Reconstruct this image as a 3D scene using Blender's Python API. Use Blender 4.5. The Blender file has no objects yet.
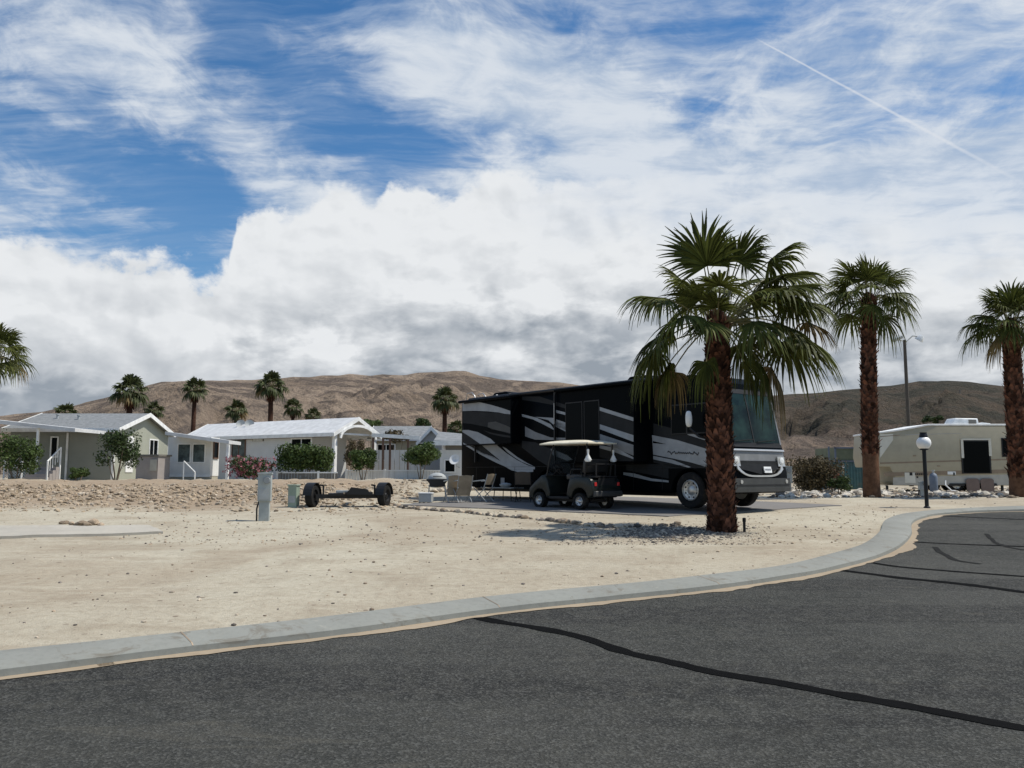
import bpy, bmesh, math, random
import numpy as np
from mathutils import Vector, Matrix, noise
from mathutils.geometry import tessellate_polygon
PI = math.pi
SC = bpy.context.scene
COL = SC.collection
R = math.radians

# ------------------------------------------------------------------ camera
FPX, CX, CY, CAMZ, PITCH = 850.0, 512.0, 384.0, 1.6, R(6.04)
cam_data = bpy.data.cameras.new('camera'); cam = bpy.data.objects.new('camera', cam_data)
COL.objects.link(cam); SC.camera = cam
cam.location = (0, 0, CAMZ); cam.rotation_euler = (PI/2 + PITCH, 0, 0)
cam_data.sensor_width = 36.0; cam_data.lens = 36.0*FPX/1024.0
cam_data.clip_start = 0.05; cam_data.clip_end = 20000

def ray(px, py):
    a, b = (px-CX)/FPX, (CY-py)/FPX
    c, s = math.cos(PITCH), math.sin(PITCH)
    return Vector((a, c - s*b, s + c*b))
def P(px, py, D):
    """the point seen at a pixel of the photograph, D metres ahead of the camera"""
    r = ray(px, py); r = r*(D/r.y)
    return Vector((r.x, r.y, r.z + CAMZ))
def on_plane(px, py, p0, n):
    r = ray(px, py); o = Vector((0, 0, CAMZ))
    t = (p0-o).dot(n)/r.dot(n)
    return o + r*t
def sm(a, b, x):
    t = min(1.0, max(0.0, (x-a)/(b-a))); return t*t*(3-2*t)

# ------------------------------------------------------------------ properties
def tag(o, label=None, cat=None, group=None, kind=None):
    if label: o['label'] = label
    if cat: o['category'] = cat
    if group: o['group'] = group
    if kind: o['kind'] = kind
    return o
def thing(name, label, cat, loc=(0, 0, 0), rotz=0.0, group=None):
    o = bpy.data.objects.new(name, None); COL.objects.link(o)
    o.empty_display_size = 0.2
    o.location = loc; o.rotation_euler = (0, 0, rotz)
    return tag(o, label, cat, group)
def copy_tree(o, parent=None, **kw):
    c = o.copy(); COL.objects.link(c); c.parent = parent
    for ch in list(o.children): copy_tree(ch, c)
    return c
def place(o, loc, rz=0.0, s=1.0, label=None):
    o.location = loc; o.rotation_euler = (0, 0, rz); o.scale = (s, s, s)
    if label: o['label'] = label
    return o

# ------------------------------------------------------------------ mesh builder
class MB:
    def __init__(self, M=None):
        self.v, self.f, self.m = [], [], []
        self.M = M or Matrix.Identity(4)
    def add(self, vs, fs, mi=0):
        b = len(self.v)
        self.v += [tuple(self.M @ Vector(p)) for p in vs]
        for f in fs:
            self.f.append([b+i for i in f]); self.m.append(mi)
        return self
    def box(self, x0, x1, y0, y1, z0, z1, mi=0, bev=0.0):
        if bev > 0:
            bm = bmesh.new(); bmesh.ops.create_cube(bm, size=1)
            for v in bm.verts:
                v.co = Vector(((x0+x1)/2+v.co.x*(x1-x0), (y0+y1)/2+v.co.y*(y1-y0), (z0+z1)/2+v.co.z*(z1-z0)))
            bmesh.ops.bevel(bm, geom=bm.edges[:], offset=bev, segments=2, affect='EDGES', profile=0.5)
            return self.frombm(bm, mi)
        vs = [(x0,y0,z0),(x1,y0,z0),(x1,y1,z0),(x0,y1,z0),(x0,y0,z1),(x1,y0,z1),(x1,y1,z1),(x0,y1,z1)]
        return self.add(vs, [(0,3,2,1),(4,5,6,7),(0,1,5,4),(1,2,6,5),(2,3,7,6),(3,0,4,7)], mi)
    def frombm(self, bm, mi=0):
        bm.verts.index_update()
        self.add([v.co.copy() for v in bm.verts], [[v.index for v in f.verts] for f in bm.faces], mi)
        bm.free(); return self
    def tube(self, pts, r, n=8, mi=0, caps=True, r2=None):
        pts = [Vector(p) for p in pts]; N = len(pts)
        vs, fs = [], []
        up = None
        for i, p in enumerate(pts):
            d = (pts[min(i+1, N-1)]-pts[max(i-1, 0)]).normalized()
            if up is None:
                up = Vector((0, 0, 1)) if abs(d.z) < 0.95 else Vector((1, 0, 0))
            a = d.cross(up).normalized(); b = a.cross(d).normalized(); up = b
            rr = r if not callable(r) else r(i/(N-1))
            if r2 is not None: rr = r+(r2-r)*i/(N-1)
            for k in range(n):
                t = 2*PI*k/n
                vs.append(p + a*math.cos(t)*rr + b*math.sin(t)*rr)
        for i in range(N-1):
            for k in range(n):
                fs.append((i*n+k, i*n+(k+1) % n, (i+1)*n+(k+1) % n, (i+1)*n+k))
        if caps:
            fs.append(list(range(n))[::-1]); fs.append([(N-1)*n+k for k in range(n)])
        return self.add(vs, fs, mi)
    def lathe(self, prof, c=(0, 0, 0), axis='z', n=24, mi=0):
        """prof = [(radius, height)]"""
        vs, fs = [], []
        for (r, h) in prof:
            for k in range(n):
                t = 2*PI*k/n; x, y = r*math.cos(t), r*math.sin(t)
                p = (x, y, h) if axis == 'z' else ((x, h, y) if axis == 'y' else (h, x, y))
                vs.append((p[0]+c[0], p[1]+c[1], p[2]+c[2]))
        for i in range(len(prof)-1):
            for k in range(n):
                fs.append((i*n+k, i*n+(k+1) % n, (i+1)*n+(k+1) % n, (i+1)*n+k))
        fs.append(list(range(n))[::-1]); fs.append([(len(prof)-1)*n+k for k in range(n)])
        return self.add(vs, fs, mi)
    def prism(self, prof, y0, y1, mi=0, axis='y', bev=0.0, seg=2):
        """extrude an (x,z) outline along y"""
        n = len(prof)
        def q(p, h):
            return (p[0], h, p[1]) if axis == 'y' else ((h, p[0], p[1]) if axis == 'x' else (p[0], p[1], h))
        bm = bmesh.new()
        a = [bm.verts.new(q(p, y0)) for p in prof]; b = [bm.verts.new(q(p, y1)) for p in prof]
        bm.faces.new(a); bm.faces.new(b[::-1])
        for i in range(n):
            bm.faces.new((a[i], b[i], b[(i+1) % n], a[(i+1) % n]))
        bmesh.ops.recalc_face_normals(bm, faces=bm.faces[:])
        if bev > 0:
            es = [e for e in bm.edges if e.calc_face_angle(0) > R(35)]
            bmesh.ops.bevel(bm, geom=es, offset=bev, segments=seg, affect='EDGES', profile=0.5, clamp_overlap=True)
        ng = [f for f in bm.faces if len(f.verts) > 4]
        bmesh.ops.triangulate(bm, faces=ng)
        return self.frombm(bm, mi)
    def poly(self, pts, mi=0, thick=0.0, nrm=None):
        pts = [Vector(p) for p in pts]
        if len(pts) < 3: return self
        tris = tessellate_polygon([pts])
        if thick and nrm is not None:
            n = Vector(nrm)*thick; k = len(pts)
            vs = pts + [p+n for p in pts]
            fs = [tuple(i+k for i in t) for t in tris] + [(i, (i+1) % k, (i+1) % k+k, i+k) for i in range(k)]
            return self.add(vs, fs, mi)
        return self.add(pts, [tuple(t) for t in tris], mi)
    def bar(self, a, b, w, h=None, mi=0):
        """a square bar from a to b"""
        h = h or w
        a, b = Vector(a), Vector(b); d = (b-a).normalized()
        up = Vector((0, 0, 1)) if abs(d.z) < 0.95 else Vector((0, 1, 0))
        s = d.cross(up).normalized()*w/2; u = s.cross(d).normalized()*h/2
        vs = [a-s-u, a+s-u, a+s+u, a-s+u, b-s-u, b+s-u, b+s+u, b-s+u]
        return self.add(vs, [(0,1,2,3),(7,6,5,4),(0,4,5,1),(1,5,6,2),(2,6,7,3),(3,7,4,0)], mi)
    def build(self, name, mats, parent=None, smooth=False, fixn=True):
        me = bpy.data.meshes.new(name)
        me.from_pydata(self.v, [], self.f)
        if not isinstance(mats, (list, tuple)): mats = [mats]
        for m in mats: me.materials.append(m)
        if len(mats) > 1: me.polygons.foreach_set('material_index', self.m)
        if fixn:
            bm = bmesh.new(); bm.from_mesh(me); bmesh.ops.recalc_face_normals(bm, faces=bm.faces[:]); bm.to_mesh(me); bm.free()
        if smooth:
            me.polygons.foreach_set('use_smooth', [True]*len(me.polygons))
            try: me.set_sharp_from_angle(angle=R(smooth if smooth is not True else 45))
            except Exception: pass
        me.update()
        o = bpy.data.objects.new(name, me); COL.objects.link(o)
        if parent is not None: o.parent = parent
        return o

# ------------------------------------------------------------------ materials
class NT:
    def __init__(self, tree): self.t = tree; self.n = tree.nodes; self.l = tree.links
    def node(self, kind, **kw):
        nd = self.n.new(kind)
        for k, v in kw.items():
            if k.startswith('i_'):
                nd.inputs[k[2:].replace('_', ' ')].default_value = v
            else: setattr(nd, k, v)
        return nd
    def put(self, sock, val):
        if isinstance(val, bpy.types.NodeSocket): self.l.new(val, sock)
        else: sock.default_value = val
    def math(self, op, a, b=None, c=None, clamp=False):
        nd = self.n.new('ShaderNodeMath'); nd.operation = op; nd.use_clamp = clamp
        self.put(nd.inputs[0], a)
        if b is not None: self.put(nd.inputs[1], b)
        if c is not None: self.put(nd.inputs[2], c)
        return nd.outputs[0]
    def mix(self, f, a, b, blend='MIX'):
        nd = self.n.new('ShaderNodeMix'); nd.data_type = 'RGBA'; nd.blend_type = blend
        self.put(nd.inputs[0], f)
        for s, v in ((nd.inputs[6], a), (nd.inputs[7], b)):
            if isinstance(v, (tuple, list)): v = tuple(v)+(1,) if len(v) == 3 else v
            self.put(s, v)
        return nd.outputs[2]
    def noise(self, vec=None, scale=1.0, detail=4.0, rough=0.55, dist=0.0, dims='3D'):
        nd = self.n.new('ShaderNodeTexNoise'); nd.noise_dimensions = dims
        if vec is not None: self.l.new(vec, nd.inputs['Vector'])
        self.put(nd.inputs['Scale'], scale); nd.inputs['Detail'].default_value = detail
        nd.inputs['Roughness'].default_value = rough; nd.inputs['Distortion'].default_value = dist
        return nd.outputs['Fac']
    def ss(self, x, a, b, lo=0.0, hi=1.0):
        nd = self.n.new('ShaderNodeMapRange'); nd.interpolation_type = 'SMOOTHSTEP'
        self.put(nd.inputs[0], x); nd.inputs[1].default_value = a; nd.inputs[2].default_value = b
        nd.inputs[3].default_value = lo; nd.inputs[4].default_value = hi
        return nd.outputs[0]
    def mapping(self, vec, scale=(1,1,1), rot=(0,0,0), loc=(0,0,0)):
        nd = self.n.new('ShaderNodeMapping'); self.l.new(vec, nd.inputs[0])
        nd.inputs['Scale'].default_value = scale; nd.inputs['Rotation'].default_value = rot; nd.inputs['Location'].default_value = loc
        return nd.outputs[0]

def new_mat(name):
    m = bpy.data.materials.new(name); m.use_nodes = True
    t = NT(m.node_tree); b = t.n['Principled BSDF']
    return m, t, b
def bump(t, b, h, strength=0.3, dist=0.02):
    nd = t.n.new('ShaderNodeBump'); nd.inputs['Strength'].default_value = strength; nd.inputs['Distance'].default_value = dist
    t.l.new(h, nd.inputs['Height']); t.l.new(nd.outputs[0], b.inputs['Normal'])
def simple(name, col, rough=0.6, metal=0.0, var=0.12, scale=3.0, bumps=0.0, bscale=20, coat=0.0, spec=0.5, island=0.0, trans=0.0, dirt=None):
    m, t, b = new_mat(name)
    tc = t.n.new('ShaderNodeTexCoord').outputs['Object']
    n = t.noise(tc, scale, 5, 0.6)
    f = t.ss(n, 0.3, 0.7)
    lo = tuple(c*(1-var) for c in col); hi = tuple(min(1, c*(1+var)) for c in col)
    c = t.mix(f, lo, hi)
    if island:
        g = t.n.new('ShaderNodeNewGeometry').outputs['Random Per Island']
        fac = t.math('MULTIPLY_ADD', g, 2*island, 1-island)
        hs = t.n.new('ShaderNodeHueSaturation'); t.l.new(c, hs.inputs['Color']); t.l.new(fac, hs.inputs['Value']); c = hs.outputs[0]
    if dirt:
        n2 = t.noise(tc, dirt[1], 6, 0.65)
        c = t.mix(t.ss(n2, 0.5, 0.75, 0, dirt[2]), c, dirt[0])
    t.l.new(c, b.inputs['Base Color'])
    b.inputs['Roughness'].default_value = rough; b.inputs['Metallic'].default_value = metal
    b.inputs['Specular IOR Level'].default_value = spec
    if coat: b.inputs['Coat Weight'].default_value = coat; b.inputs['Coat Roughness'].default_value = 0.05
    if bumps: bump(t, b, t.noise(tc, bscale, 6, 0.6), bumps, 0.01)
    if trans:
        tr = t.n.new('ShaderNodeBsdfTranslucent'); t.l.new(c, tr.inputs[0])
        mx = t.n.new('ShaderNodeMixShader'); mx.inputs[0].default_value = trans
        t.l.new(b.outputs[0], mx.inputs[1]); t.l.new(tr.outputs[0], mx.inputs[2])
        t.l.new(mx.outputs[0], t.n['Material Output'].inputs[0])
    return m
MT = {}
MT['black_paint'] = simple('black_paint', (.003,.004,.005), .3, var=.1, spec=.025)
MT['black_slide'] = simple('black_slide', (.003,.004,.005), .3, spec=.025)
MT['grey_paint'] = simple('grey_paint', (.028,.029,.030), .35, spec=.04)
MT['grey_paint_light'] = simple('grey_paint_light', (.055,.056,.055), .35, spec=.2)
MT['silver_paint'] = simple('silver_paint', (.30,.315,.33), .35, spec=.3)
MT['silver_paint_mid'] = simple('silver_paint_mid', (.20,.205,.21), .35, spec=.3)
MT['chrome'] = simple('chrome', (.60,.58,.54), .38, metal=.7, var=.03)
MT['alu'] = simple('alu', (.5,.5,.5), .35, metal=.8)
MT['rubber'] = simple('rubber', (.014,.014,.014), .8, bumps=.3, bscale=40, spec=.2, dirt=((.12,.10,.08), 3, .5))
MT['dark_glass'] = simple('dark_glass', (.003,.004,.005), .10, spec=.04, var=.02)
MT['windshield_glass'] = simple('windshield_glass', (.012,.027,.022), .07, spec=.14, var=.7, scale=1.3)
MT['black_metal'] = simple('black_metal', (.012,.012,.013), .45, spec=.35)
MT['black_plastic'] = simple('black_plastic', (.015,.015,.016), .6, spec=.3)
MT['cart_body'] = simple('cart_body', (.014,.018,.017), .3, spec=.3)
MT['cream_plastic'] = simple('cream_plastic', (.80,.74,.58), .45)
MT['seat_vinyl'] = simple('seat_vinyl', (.02,.02,.02), .5)
MT['red_lens'] = simple('red_lens', (.55,.03,.03), .25)
MT['white_plastic'] = simple('white_plastic', (.75,.76,.75), .45)
MT['white_trim'] = simple('white_trim', (.78,.78,.76), .55, dirt=((.5,.46,.4), 1.5, .25))
MT['white_metal_roof'] = simple('white_metal_roof', (.60,.60,.59), .5, dirt=((.5,.47,.42), .6, .3))
MT['bark'] = simple('bark', (.055,.028,.019), .92, var=.45, scale=9, bumps=.8, bscale=30, spec=.1)
MT['boot'] = simple('boot', (.105,.046,.028), .9, var=.45, scale=7, island=.8, spec=.15)
MT['trunk_smooth'] = simple('trunk_smooth', (.135,.072,.042), .92, var=.3, scale=6, bumps=.6, bscale=25, spec=.1)
MT['frond'] = simple('frond', (.080,.092,.021), .6, var=.3, scale=1.5, island=.45, trans=.25, spec=.14)
MT['frond_far'] = simple('frond_far', (.060,.072,.024), .6, var=.3, scale=1.5, island=.35, trans=.2, spec=.3)
MT['frond_dry'] = simple('frond_dry', (.17,.12,.045), .8, var=.35, scale=1.2, island=.4, trans=.2)
MT['petiole'] = simple('petiole', (.16,.14,.05), .6, island=.3)
MT['leaf_dark'] = simple('leaf_dark', (.042,.066,.020), .6, var=.3, island=.45, trans=.2, spec=.3)
MT['leaf_mid'] = simple('leaf_mid', (.062,.095,.024), .6, var=.3, island=.4, trans=.25, spec=.3)
MT['leaf_olive'] = simple('leaf_olive', (.088,.070,.038), .7, var=.3, island=.45, trans=.15, spec=.2)
MT['petal_pink'] = simple('petal_pink', (.36,.13,.15), .6, island=.35, trans=.2)
MT['twig'] = simple('twig', (.22,.17,.12), .9, bumps=.4)
MT['wood_brown'] = simple('wood_brown', (.13,.075,.05), .8)
MT['canvas_tan'] = simple('canvas_tan', (.34,.28,.20), .9, var=.18, bumps=.2, bscale=60)
MT['canvas_brown'] = simple('canvas_brown', (.10,.075,.055), .9)
MT['zinc'] = simple('zinc', (.36,.38,.38), .6, metal=.0, dirt=((.3,.26,.2), 5, .5))
MT['meter_grey'] = simple('meter_grey', (.34,.37,.36), .55, var=.15, dirt=((.28,.24,.18), 4, .6))
MT['box_green'] = simple('box_green', (.27,.34,.27), .6, dirt=((.3,.26,.2), 4, .5))
MT['pole_grey'] = simple('pole_grey', (.16,.15,.13), .7)
MT['pole_brown'] = simple('pole_brown', (.07,.058,.045), .7)
MT['globe_white'] = simple('globe_white', (.92,.90,.86), .35, var=.03)
MT['teal_paint'] = simple('teal_paint', (.045,.12,.135), .6, var=.2, dirt=((.16,.12,.09), 2, .4))
MT['olive_paint'] = simple('olive_paint', (.12,.14,.09), .7, var=.15)
MT['trailer_cream'] = simple('trailer_cream', (.36,.325,.235), .45, var=.05, dirt=((.33,.28,.2), .9, .25))
MT['trailer_light'] = simple('trailer_light', (.62,.60,.52), .45, var=.05)
MT['trailer_tan'] = simple('trailer_tan', (.24,.18,.12), .5)
MT['trailer_grey'] = simple('trailer_grey', (.40,.385,.34), .5, var=.08)
MT['board_brown'] = simple('board_brown', (.17,.125,.105), .85)
MT['blue_grey'] = simple('blue_grey', (.12,.15,.20), .6)
MT['clod'] = simple('clod', (.37,.295,.21), .95, var=.2, island=.25, spec=.1)
MT['curtain_glass'] = simple('curtain_glass', (.075,.095,.095), .2, var=.5, scale=2.5, spec=.3)
MT['rust_red'] = simple('rust_red', (.25,.07,.04), .8)
# ------------------------------------------------------------------ ground shape
def base(y): return 0.64*min(1.0, max(0.0, (y-4)/23.0)) + 0.04*sm(27, 31, y)
KB_PX = [(0,649.5),(97,640),(193,630),(330,615.3),(500,594),(646.5,581),(734,570.6),(780,565.6),(828,553.5),(863,543),(880,530),(884,520),(898,514.2),(923,511),(1024,505.5)]
KF_PX = [(0,668),(97,655.8),(193,643.8),(330,629),(500,606),(646,591),(705,585),(780,575),(828,566.5),(875,554.5),(899,544),(911,532),(912,521),(925,515.2),(947,512),(1024,508.8)]
def g_flat(px, py, up):
    r = ray(px, py); lo, hi = 1.0, 200.0
    for _ in range(50):
        m = (lo+hi)/2; p = r*(m/r.y)
        if p.z + CAMZ > base(m)+up: lo = m
        else: hi = m
    p = r*(hi/r.y); return Vector((p.x, p.y))
kb = [g_flat(a, b, .12) for a, b in KB_PX]; kf = [g_flat(a, b, .07) for a, b in KF_PX]
def extend(c, l, r_): return [c[0]+Vector(l)] + c + [c[-1]+Vector(r_)]
def ext(c):
    d0 = (c[0]-c[1]).normalized()
    return [c[0]+d0*60, c[0]+d0*8] + c + [Vector((c[-1].x+6, c[-1].y+.25)), Vector((c[-1].x+60, c[-1].y+.3))]
kb, kf = ext(kb), ext(kf)
def catmull(c, step=0.25):
    out = []
    for i in range(len(c)-1):
        p0, p1, p2, p3 = c[max(i-1,0)], c[i], c[i+1], c[min(i+2,len(c)-1)]
        L = (p2-p1).length; n = max(2, int(L/step)) if L < 12 else 12
        lin = L > 5
        for k in range(n):
            t = k/n
            if lin: out.append(p1.lerp(p2, t)); continue
            out.append(0.5*((2*p1)+(p2-p0)*t+(2*p0-5*p1+4*p2-p3)*t*t+(3*p1-p0-3*p2+p3)*t**3))
    out.append(c[-1]); return out
kfc = catmull(kf); 
def resample(c, n):
    L = [0]
    for i in range(1, len(c)): L.append(L[-1]+(c[i]-c[i-1]).length)
    out = []
    for k in range(n+1):
        s = L[-1]*k/n; i = max(1, int(np.searchsorted(L, s)))
        i = min(i, len(c)-1); t = (s-L[i-1])/max(1e-6, L[i]-L[i-1]); out.append(c[i-1].lerp(c[i], t))
    return out
# back edge: nearest matching point of the back curve for each front point
kbc = catmull(kb)
KBA = np.array([(p.x, p.y) for p in kbc]); KFA = np.array([(p.x, p.y) for p in kfc])
def near_back(p):
    d = ((KBA-np.array((p.x, p.y)))**2).sum(1); q = KBA[d.argmin()]; return Vector(q)
front = kfc; back = []
for p in front:
    q = near_back(p); d = q-p
    w = min(0.75, max(0.3, d.length)); back.append(p+d.normalized()*w)
# smooth the back
for _ in range(6):
    back = [back[0]]+[(back[i-1]+back[i]*2+back[i+1])/4 for i in range(1, len(back)-1)]+[back[-1]]
MIDA = np.array([((a.x+b.x)/2, (a.y+b.y)/2) for a, b in zip(front, back)])
SEG_D = MIDA[1:]-MIDA[:-1]; SEG_L = (SEG_D**2).sum(1)
def sdist(x, y):
    """signed distance to the kerb's middle: positive on the lot"""
    q = np.array((x, y)) - MIDA[:-1]
    t = np.clip((q*SEG_D).sum(1)/SEG_L, 0, 1)
    d = q - SEG_D*t[:, None]; dd = (d**2).sum(1); i = dd.argmin()
    cr = SEG_D[i][0]*q[i][1]-SEG_D[i][1]*q[i][0]
    return math.sqrt(dd[i])*(1 if cr > 0 else -1)
def fb(x, y, s, o=4, sd=0.0):
    return noise.fractal(Vector((x*s+sd, y*s-sd, sd*1.7)), 0.9, 2.1, o)
def height(x, y, sd=None):
    b = base(y)
    if sd is None: sd = sdist(x, y) if (-60 < x < 70 and -6 < y < 32) else (5 if y > 20 else -5)
    if sd < 0: return b - .09
    z = b + .055 + .04*sm(.3, 1.6, sd)
    left = sm(-4, -8, x)
    z += .50*sm(24, 37, y)*left + .55*(1-left)*sm(31.5, 38, y)*(1-sm(3.5, 9, x))
    calm = sm(1, 3.5, sd)
    padm = 1 - sm(19.5, 21, y)*sm(33, 31, y)*sm(-5.5, -3.5, x)*sm(13.5, 11.5, x)
    z += calm*padm*(.035*fb(x, y, .25) + .018*fb(x, y, 1.3, 3, 7))
    br = sm(-3.5, -6.5, x)*sm(24, 26.5, y)*sm(41, 38, y)
    if br > 0: z += br*(.10*abs(fb(x, y, .45, 5, 3)) + .10*fb(x, y, 1.6, 4, 11))
    return z
def G(px, py):
    r = ray(px, py); lo, hi = 2.0, 400.0
    t = lo
    while t < hi:
        p = r*(t/r.y)
        if p.z+CAMZ <= height(p.x, p.y): break
        t += .25
    lo, hi = t-.25, t
    for _ in range(14):
        m = (lo+hi)/2; p = r*(m/r.y)
        if p.z+CAMZ > height(p.x, p.y): lo = m
        else: hi = m
    p = r*(hi/r.y); return Vector((p.x, p.y, height(p.x, p.y)))
def on_ground(x, y, dz=0.0): return Vector((x, y, height(x, y)+dz))

def axis(a, b, step, far, ratio=1.25):
    xs = list(np.arange(a, b+1e-6, step))
    s = step; v = b; hi = []
    while v < far: s *= ratio; v += s; hi.append(v)
    s = step; v = a; lo = []
    while v > -far: s *= ratio; v -= s; lo.append(v)
    return lo[::-1]+xs+hi

# ---- materials of the ground
def sand_mat():
    m, t, b = new_mat('sand')
    tc = t.n.new('ShaderNodeNewGeometry').outputs['Position']
    flat = t.mapping(tc, (1, 1, 1))
    big = t.noise(flat, .16, 4, .6, 1.2); mid = t.noise(flat, .9, 6, .62, .6)
    fine = t.noise(flat, 9, 8, .75); grit = t.noise(flat, 60, 3, .7)
    c = t.mix(t.ss(big, .35, .65), (.40,.345,.26), (.495,.455,.355))
    c = t.mix(t.ss(mid, .45, .72, 0, .55), c, (.28,.225,.16))
    streak = t.noise(t.mapping(tc, (.25, 2.2, 1), (0, 0, R(12))), 1.0, 5, .6, .4)
    c = t.mix(t.ss(streak, .50, .68, 0, .5), c, (.53,.485,.38))
    c = t.mix(t.ss(fine, .40, .75, 0, .55), c, (.24,.19,.135))
    c = t.mix(t.ss(grit, .56, .72, 0, .6), c, (.23,.185,.14))
    vo = t.n.new('ShaderNodeTexVoronoi'); t.l.new(flat, vo.inputs['Vector']); vo.inputs['Scale'].default_value = 4.0
    vn = t.noise(flat, .7, 3, .6, .3)
    spot = t.math('MULTIPLY', t.ss(vo.outputs['Distance'], .14, .08), t.ss(vn, .45, .62))
    c = t.mix(spot, c, (.17,.13,.095))
    # far desert: scrubby, browner
    sx = t.n.new('ShaderNodeSeparateXYZ'); t.l.new(tc, sx.inputs[0])
    # the bank before the homes is browner soil
    wy = t.math('MULTIPLY_ADD', mid, 6, sx.outputs[1]); wx_ = t.math('MULTIPLY_ADD', big, 6, sx.outputs[0])
    bank = t.math('MULTIPLY', t.math('MULTIPLY', t.ss(wy, 25, 29), t.ss(wy, 44, 39)), t.ss(wx_, 0, -4))
    c = t.mix(t.math('MULTIPLY', bank, t.ss(fine, .3, .6, .5, .95)), c, (.30,.225,.155))
    scrub = t.noise(flat, .12, 8, .7)
    fc = t.mix(t.ss(scrub, .42, .6), (.30,.24,.18), (.13,.115,.075))
    c = t.mix(t.ss(sx.outputs[1], 45, 90), c, fc)
    t.l.new(c, b.inputs['Base Color']); b.inputs['Roughness'].default_value = .95; b.inputs['Specular IOR Level'].default_value = .15
    h = t.math('ADD', t.math('MULTIPLY', fine, 1.0), t.math('ADD', t.math('MULTIPLY', mid, 1.6), t.math('MULTIPLY', grit, .35)))
    bump(t, b, h, .55, .06)
    return m
def asphalt_mat():
    m, t, b = new_mat('asphalt')
    tc = t.n.new('ShaderNodeNewGeometry').outputs['Position']
    big = t.noise(tc, .25, 5, .6, .5); ag = t.noise(tc, 48, 5, .85)
    blotch = t.noise(tc, 5.5, 6, .7)
    vo = t.n.new('ShaderNodeTexVoronoi'); t.l.new(tc, vo.inputs['Vector']); vo.inputs['Scale'].default_value = 60
    sy = t.n.new('ShaderNodeSeparateXYZ'); t.l.new(tc, sy.inputs[0])
    lane = t.noise(t.mapping(tc, (.05, .9, 1), (0, 0, R(12))), 1.0, 4, .5)
    c = t.mix(t.ss(big, .35, .65), (.034,.035,.031), (.058,.058,.052))
    c = t.mix(t.ss(lane, .44, .58, 0, .75), c, (.022,.022,.021))
    c = t.mix(t.ss(blotch, .4, .68, 0, .5), c, (.078,.076,.064))
    stone = t.ss(t.math('ADD', ag, t.math('MULTIPLY', t.n.new('ShaderNodeNewGeometry').outputs['Random Per Island'], 0)), .54, .68)
    sr = t.n.new('ShaderNodeSeparateColor'); t.l.new(vo.outputs['Color'], sr.inputs[0])
    c = t.mix(t.math('MULTIPLY', t.ss(sr.outputs[0], .55, .95), .38), c, (.16,.16,.148))
    c = t.mix(t.math('MULTIPLY', stone, .5), c, (.20,.20,.18))
    c = t.mix(t.ss(ag, .47, .38, 0, .7), c, (.013,.013,.013))
    st_ = t.noise(t.mapping(tc, (.45, 1.3, 1), (0, 0, R(14))), 1.4, 7, .72, .8); c = t.mix(t.ss(st_, .56, .72, 0, .55), c, (.018,.018,.017)); c = t.mix(t.ss(st_, .42, .30, 0, .35), c, (.12,.112,.09))
    t.l.new(c, b.inputs['Base Color']); b.inputs['Roughness'].default_value = .9; b.inputs['Specular IOR Level'].default_value = .15
    bump(t, b, t.math('ADD', ag, t.math('MULTIPLY', vo.outputs['Distance'], .8)), .9, .012)
    return m
def concrete_mat(name='concrete', col=(.255,.26,.235), k=1.0):
    m, t, b = new_mat(name)
    tc = t.n.new('ShaderNodeNewGeometry').outputs['Position']
    n1 = t.noise(tc, .8, 5, .6); n2 = t.noise(tc, 14, 7, .75); n3 = t.noise(tc, 3.2, 6, .7, .6)
    c = t.mix(t.ss(n1, .35, .65), tuple(v*.88 for v in col), col)
    c = t.mix(t.ss(n3, .52, .72, 0, .45), c, tuple(v*s for v, s in zip(col, (.80,.74,.66))))
    c = t.mix(t.ss(n2, .45, .7, 0, .35), c, tuple(v*.6 for v in col))
    if k > 1:
        n4 = t.noise(tc, 2.0, 8, .75, 1.5); c = t.mix(t.ss(n4, .55, .64, 0, .6), c, (.15,.13,.10)); c = t.mix(t.ss(n4, .40, .30, 0, .5), c, (.36,.34,.29))
    t.l.new(c, b.inputs['Base Color']); b.inputs['Roughness'].default_value = .88; b.inputs['Specular IOR Level'].default_value = .2
    bump(t, b, n2, .3, .006); return m
MT['sand'] = sand_mat(); MT['asphalt'] = asphalt_mat(); MT['concrete'] = concrete_mat(k=2.0)
MT['pad_concrete'] = concrete_mat('pad_concrete', (.44,.41,.35))
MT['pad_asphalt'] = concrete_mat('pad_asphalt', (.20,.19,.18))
MT['dirt_edge'] = concrete_mat('dirt_edge', (.36,.29,.205))
MT['tar'] = simple('tar', (.005,.005,.005), .9, spec=.04, bumps=.3)
MT['rubber_mark'] = simple('rubber_mark', (.020,.020,.019), .9, spec=.05)
MT['rock_pale'] = simple('rock_pale', (.42,.36,.28), .9, var=.3, scale=4, bumps=.6, bscale=12, island=.3, spec=.15)
MT['rock_white'] = simple('rock_white', (.55,.51,.44), .9, var=.3, scale=4, bumps=.6, bscale=12, spec=.15)
MT['rock_grey'] = simple('rock_grey', (.165,.145,.125), .9, var=.3, scale=5, island=.45, spec=.15)
MT['rock_brown'] = simple('rock_brown', (.30,.235,.17), .9, var=.3, scale=5, island=.45, spec=.15)

# ---- the ground sheet
xs = axis(-26, 22, .22, 3500); ys = axis(4.5, 42, .22, 3500)
nx, ny = len(xs), len(ys)
V = []
for j, y in enumerate(ys):
    for i, x in enumerate(xs):
        V.append((x, y, height(x, y)))
F = [(j*nx+i, j*nx+i+1, (j+1)*nx+i+1, (j+1)*nx+i) for j in range(ny-1) for i in range(nx-1)]
g = MB(); g.v, g.f, g.m = V, F, [0]*len(F)
ground = g.build('ground', MT['sand'], smooth=180, fixn=False); tag(ground, 'pale sandy gravel lot spreading to the hills', kind='structure')

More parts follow.
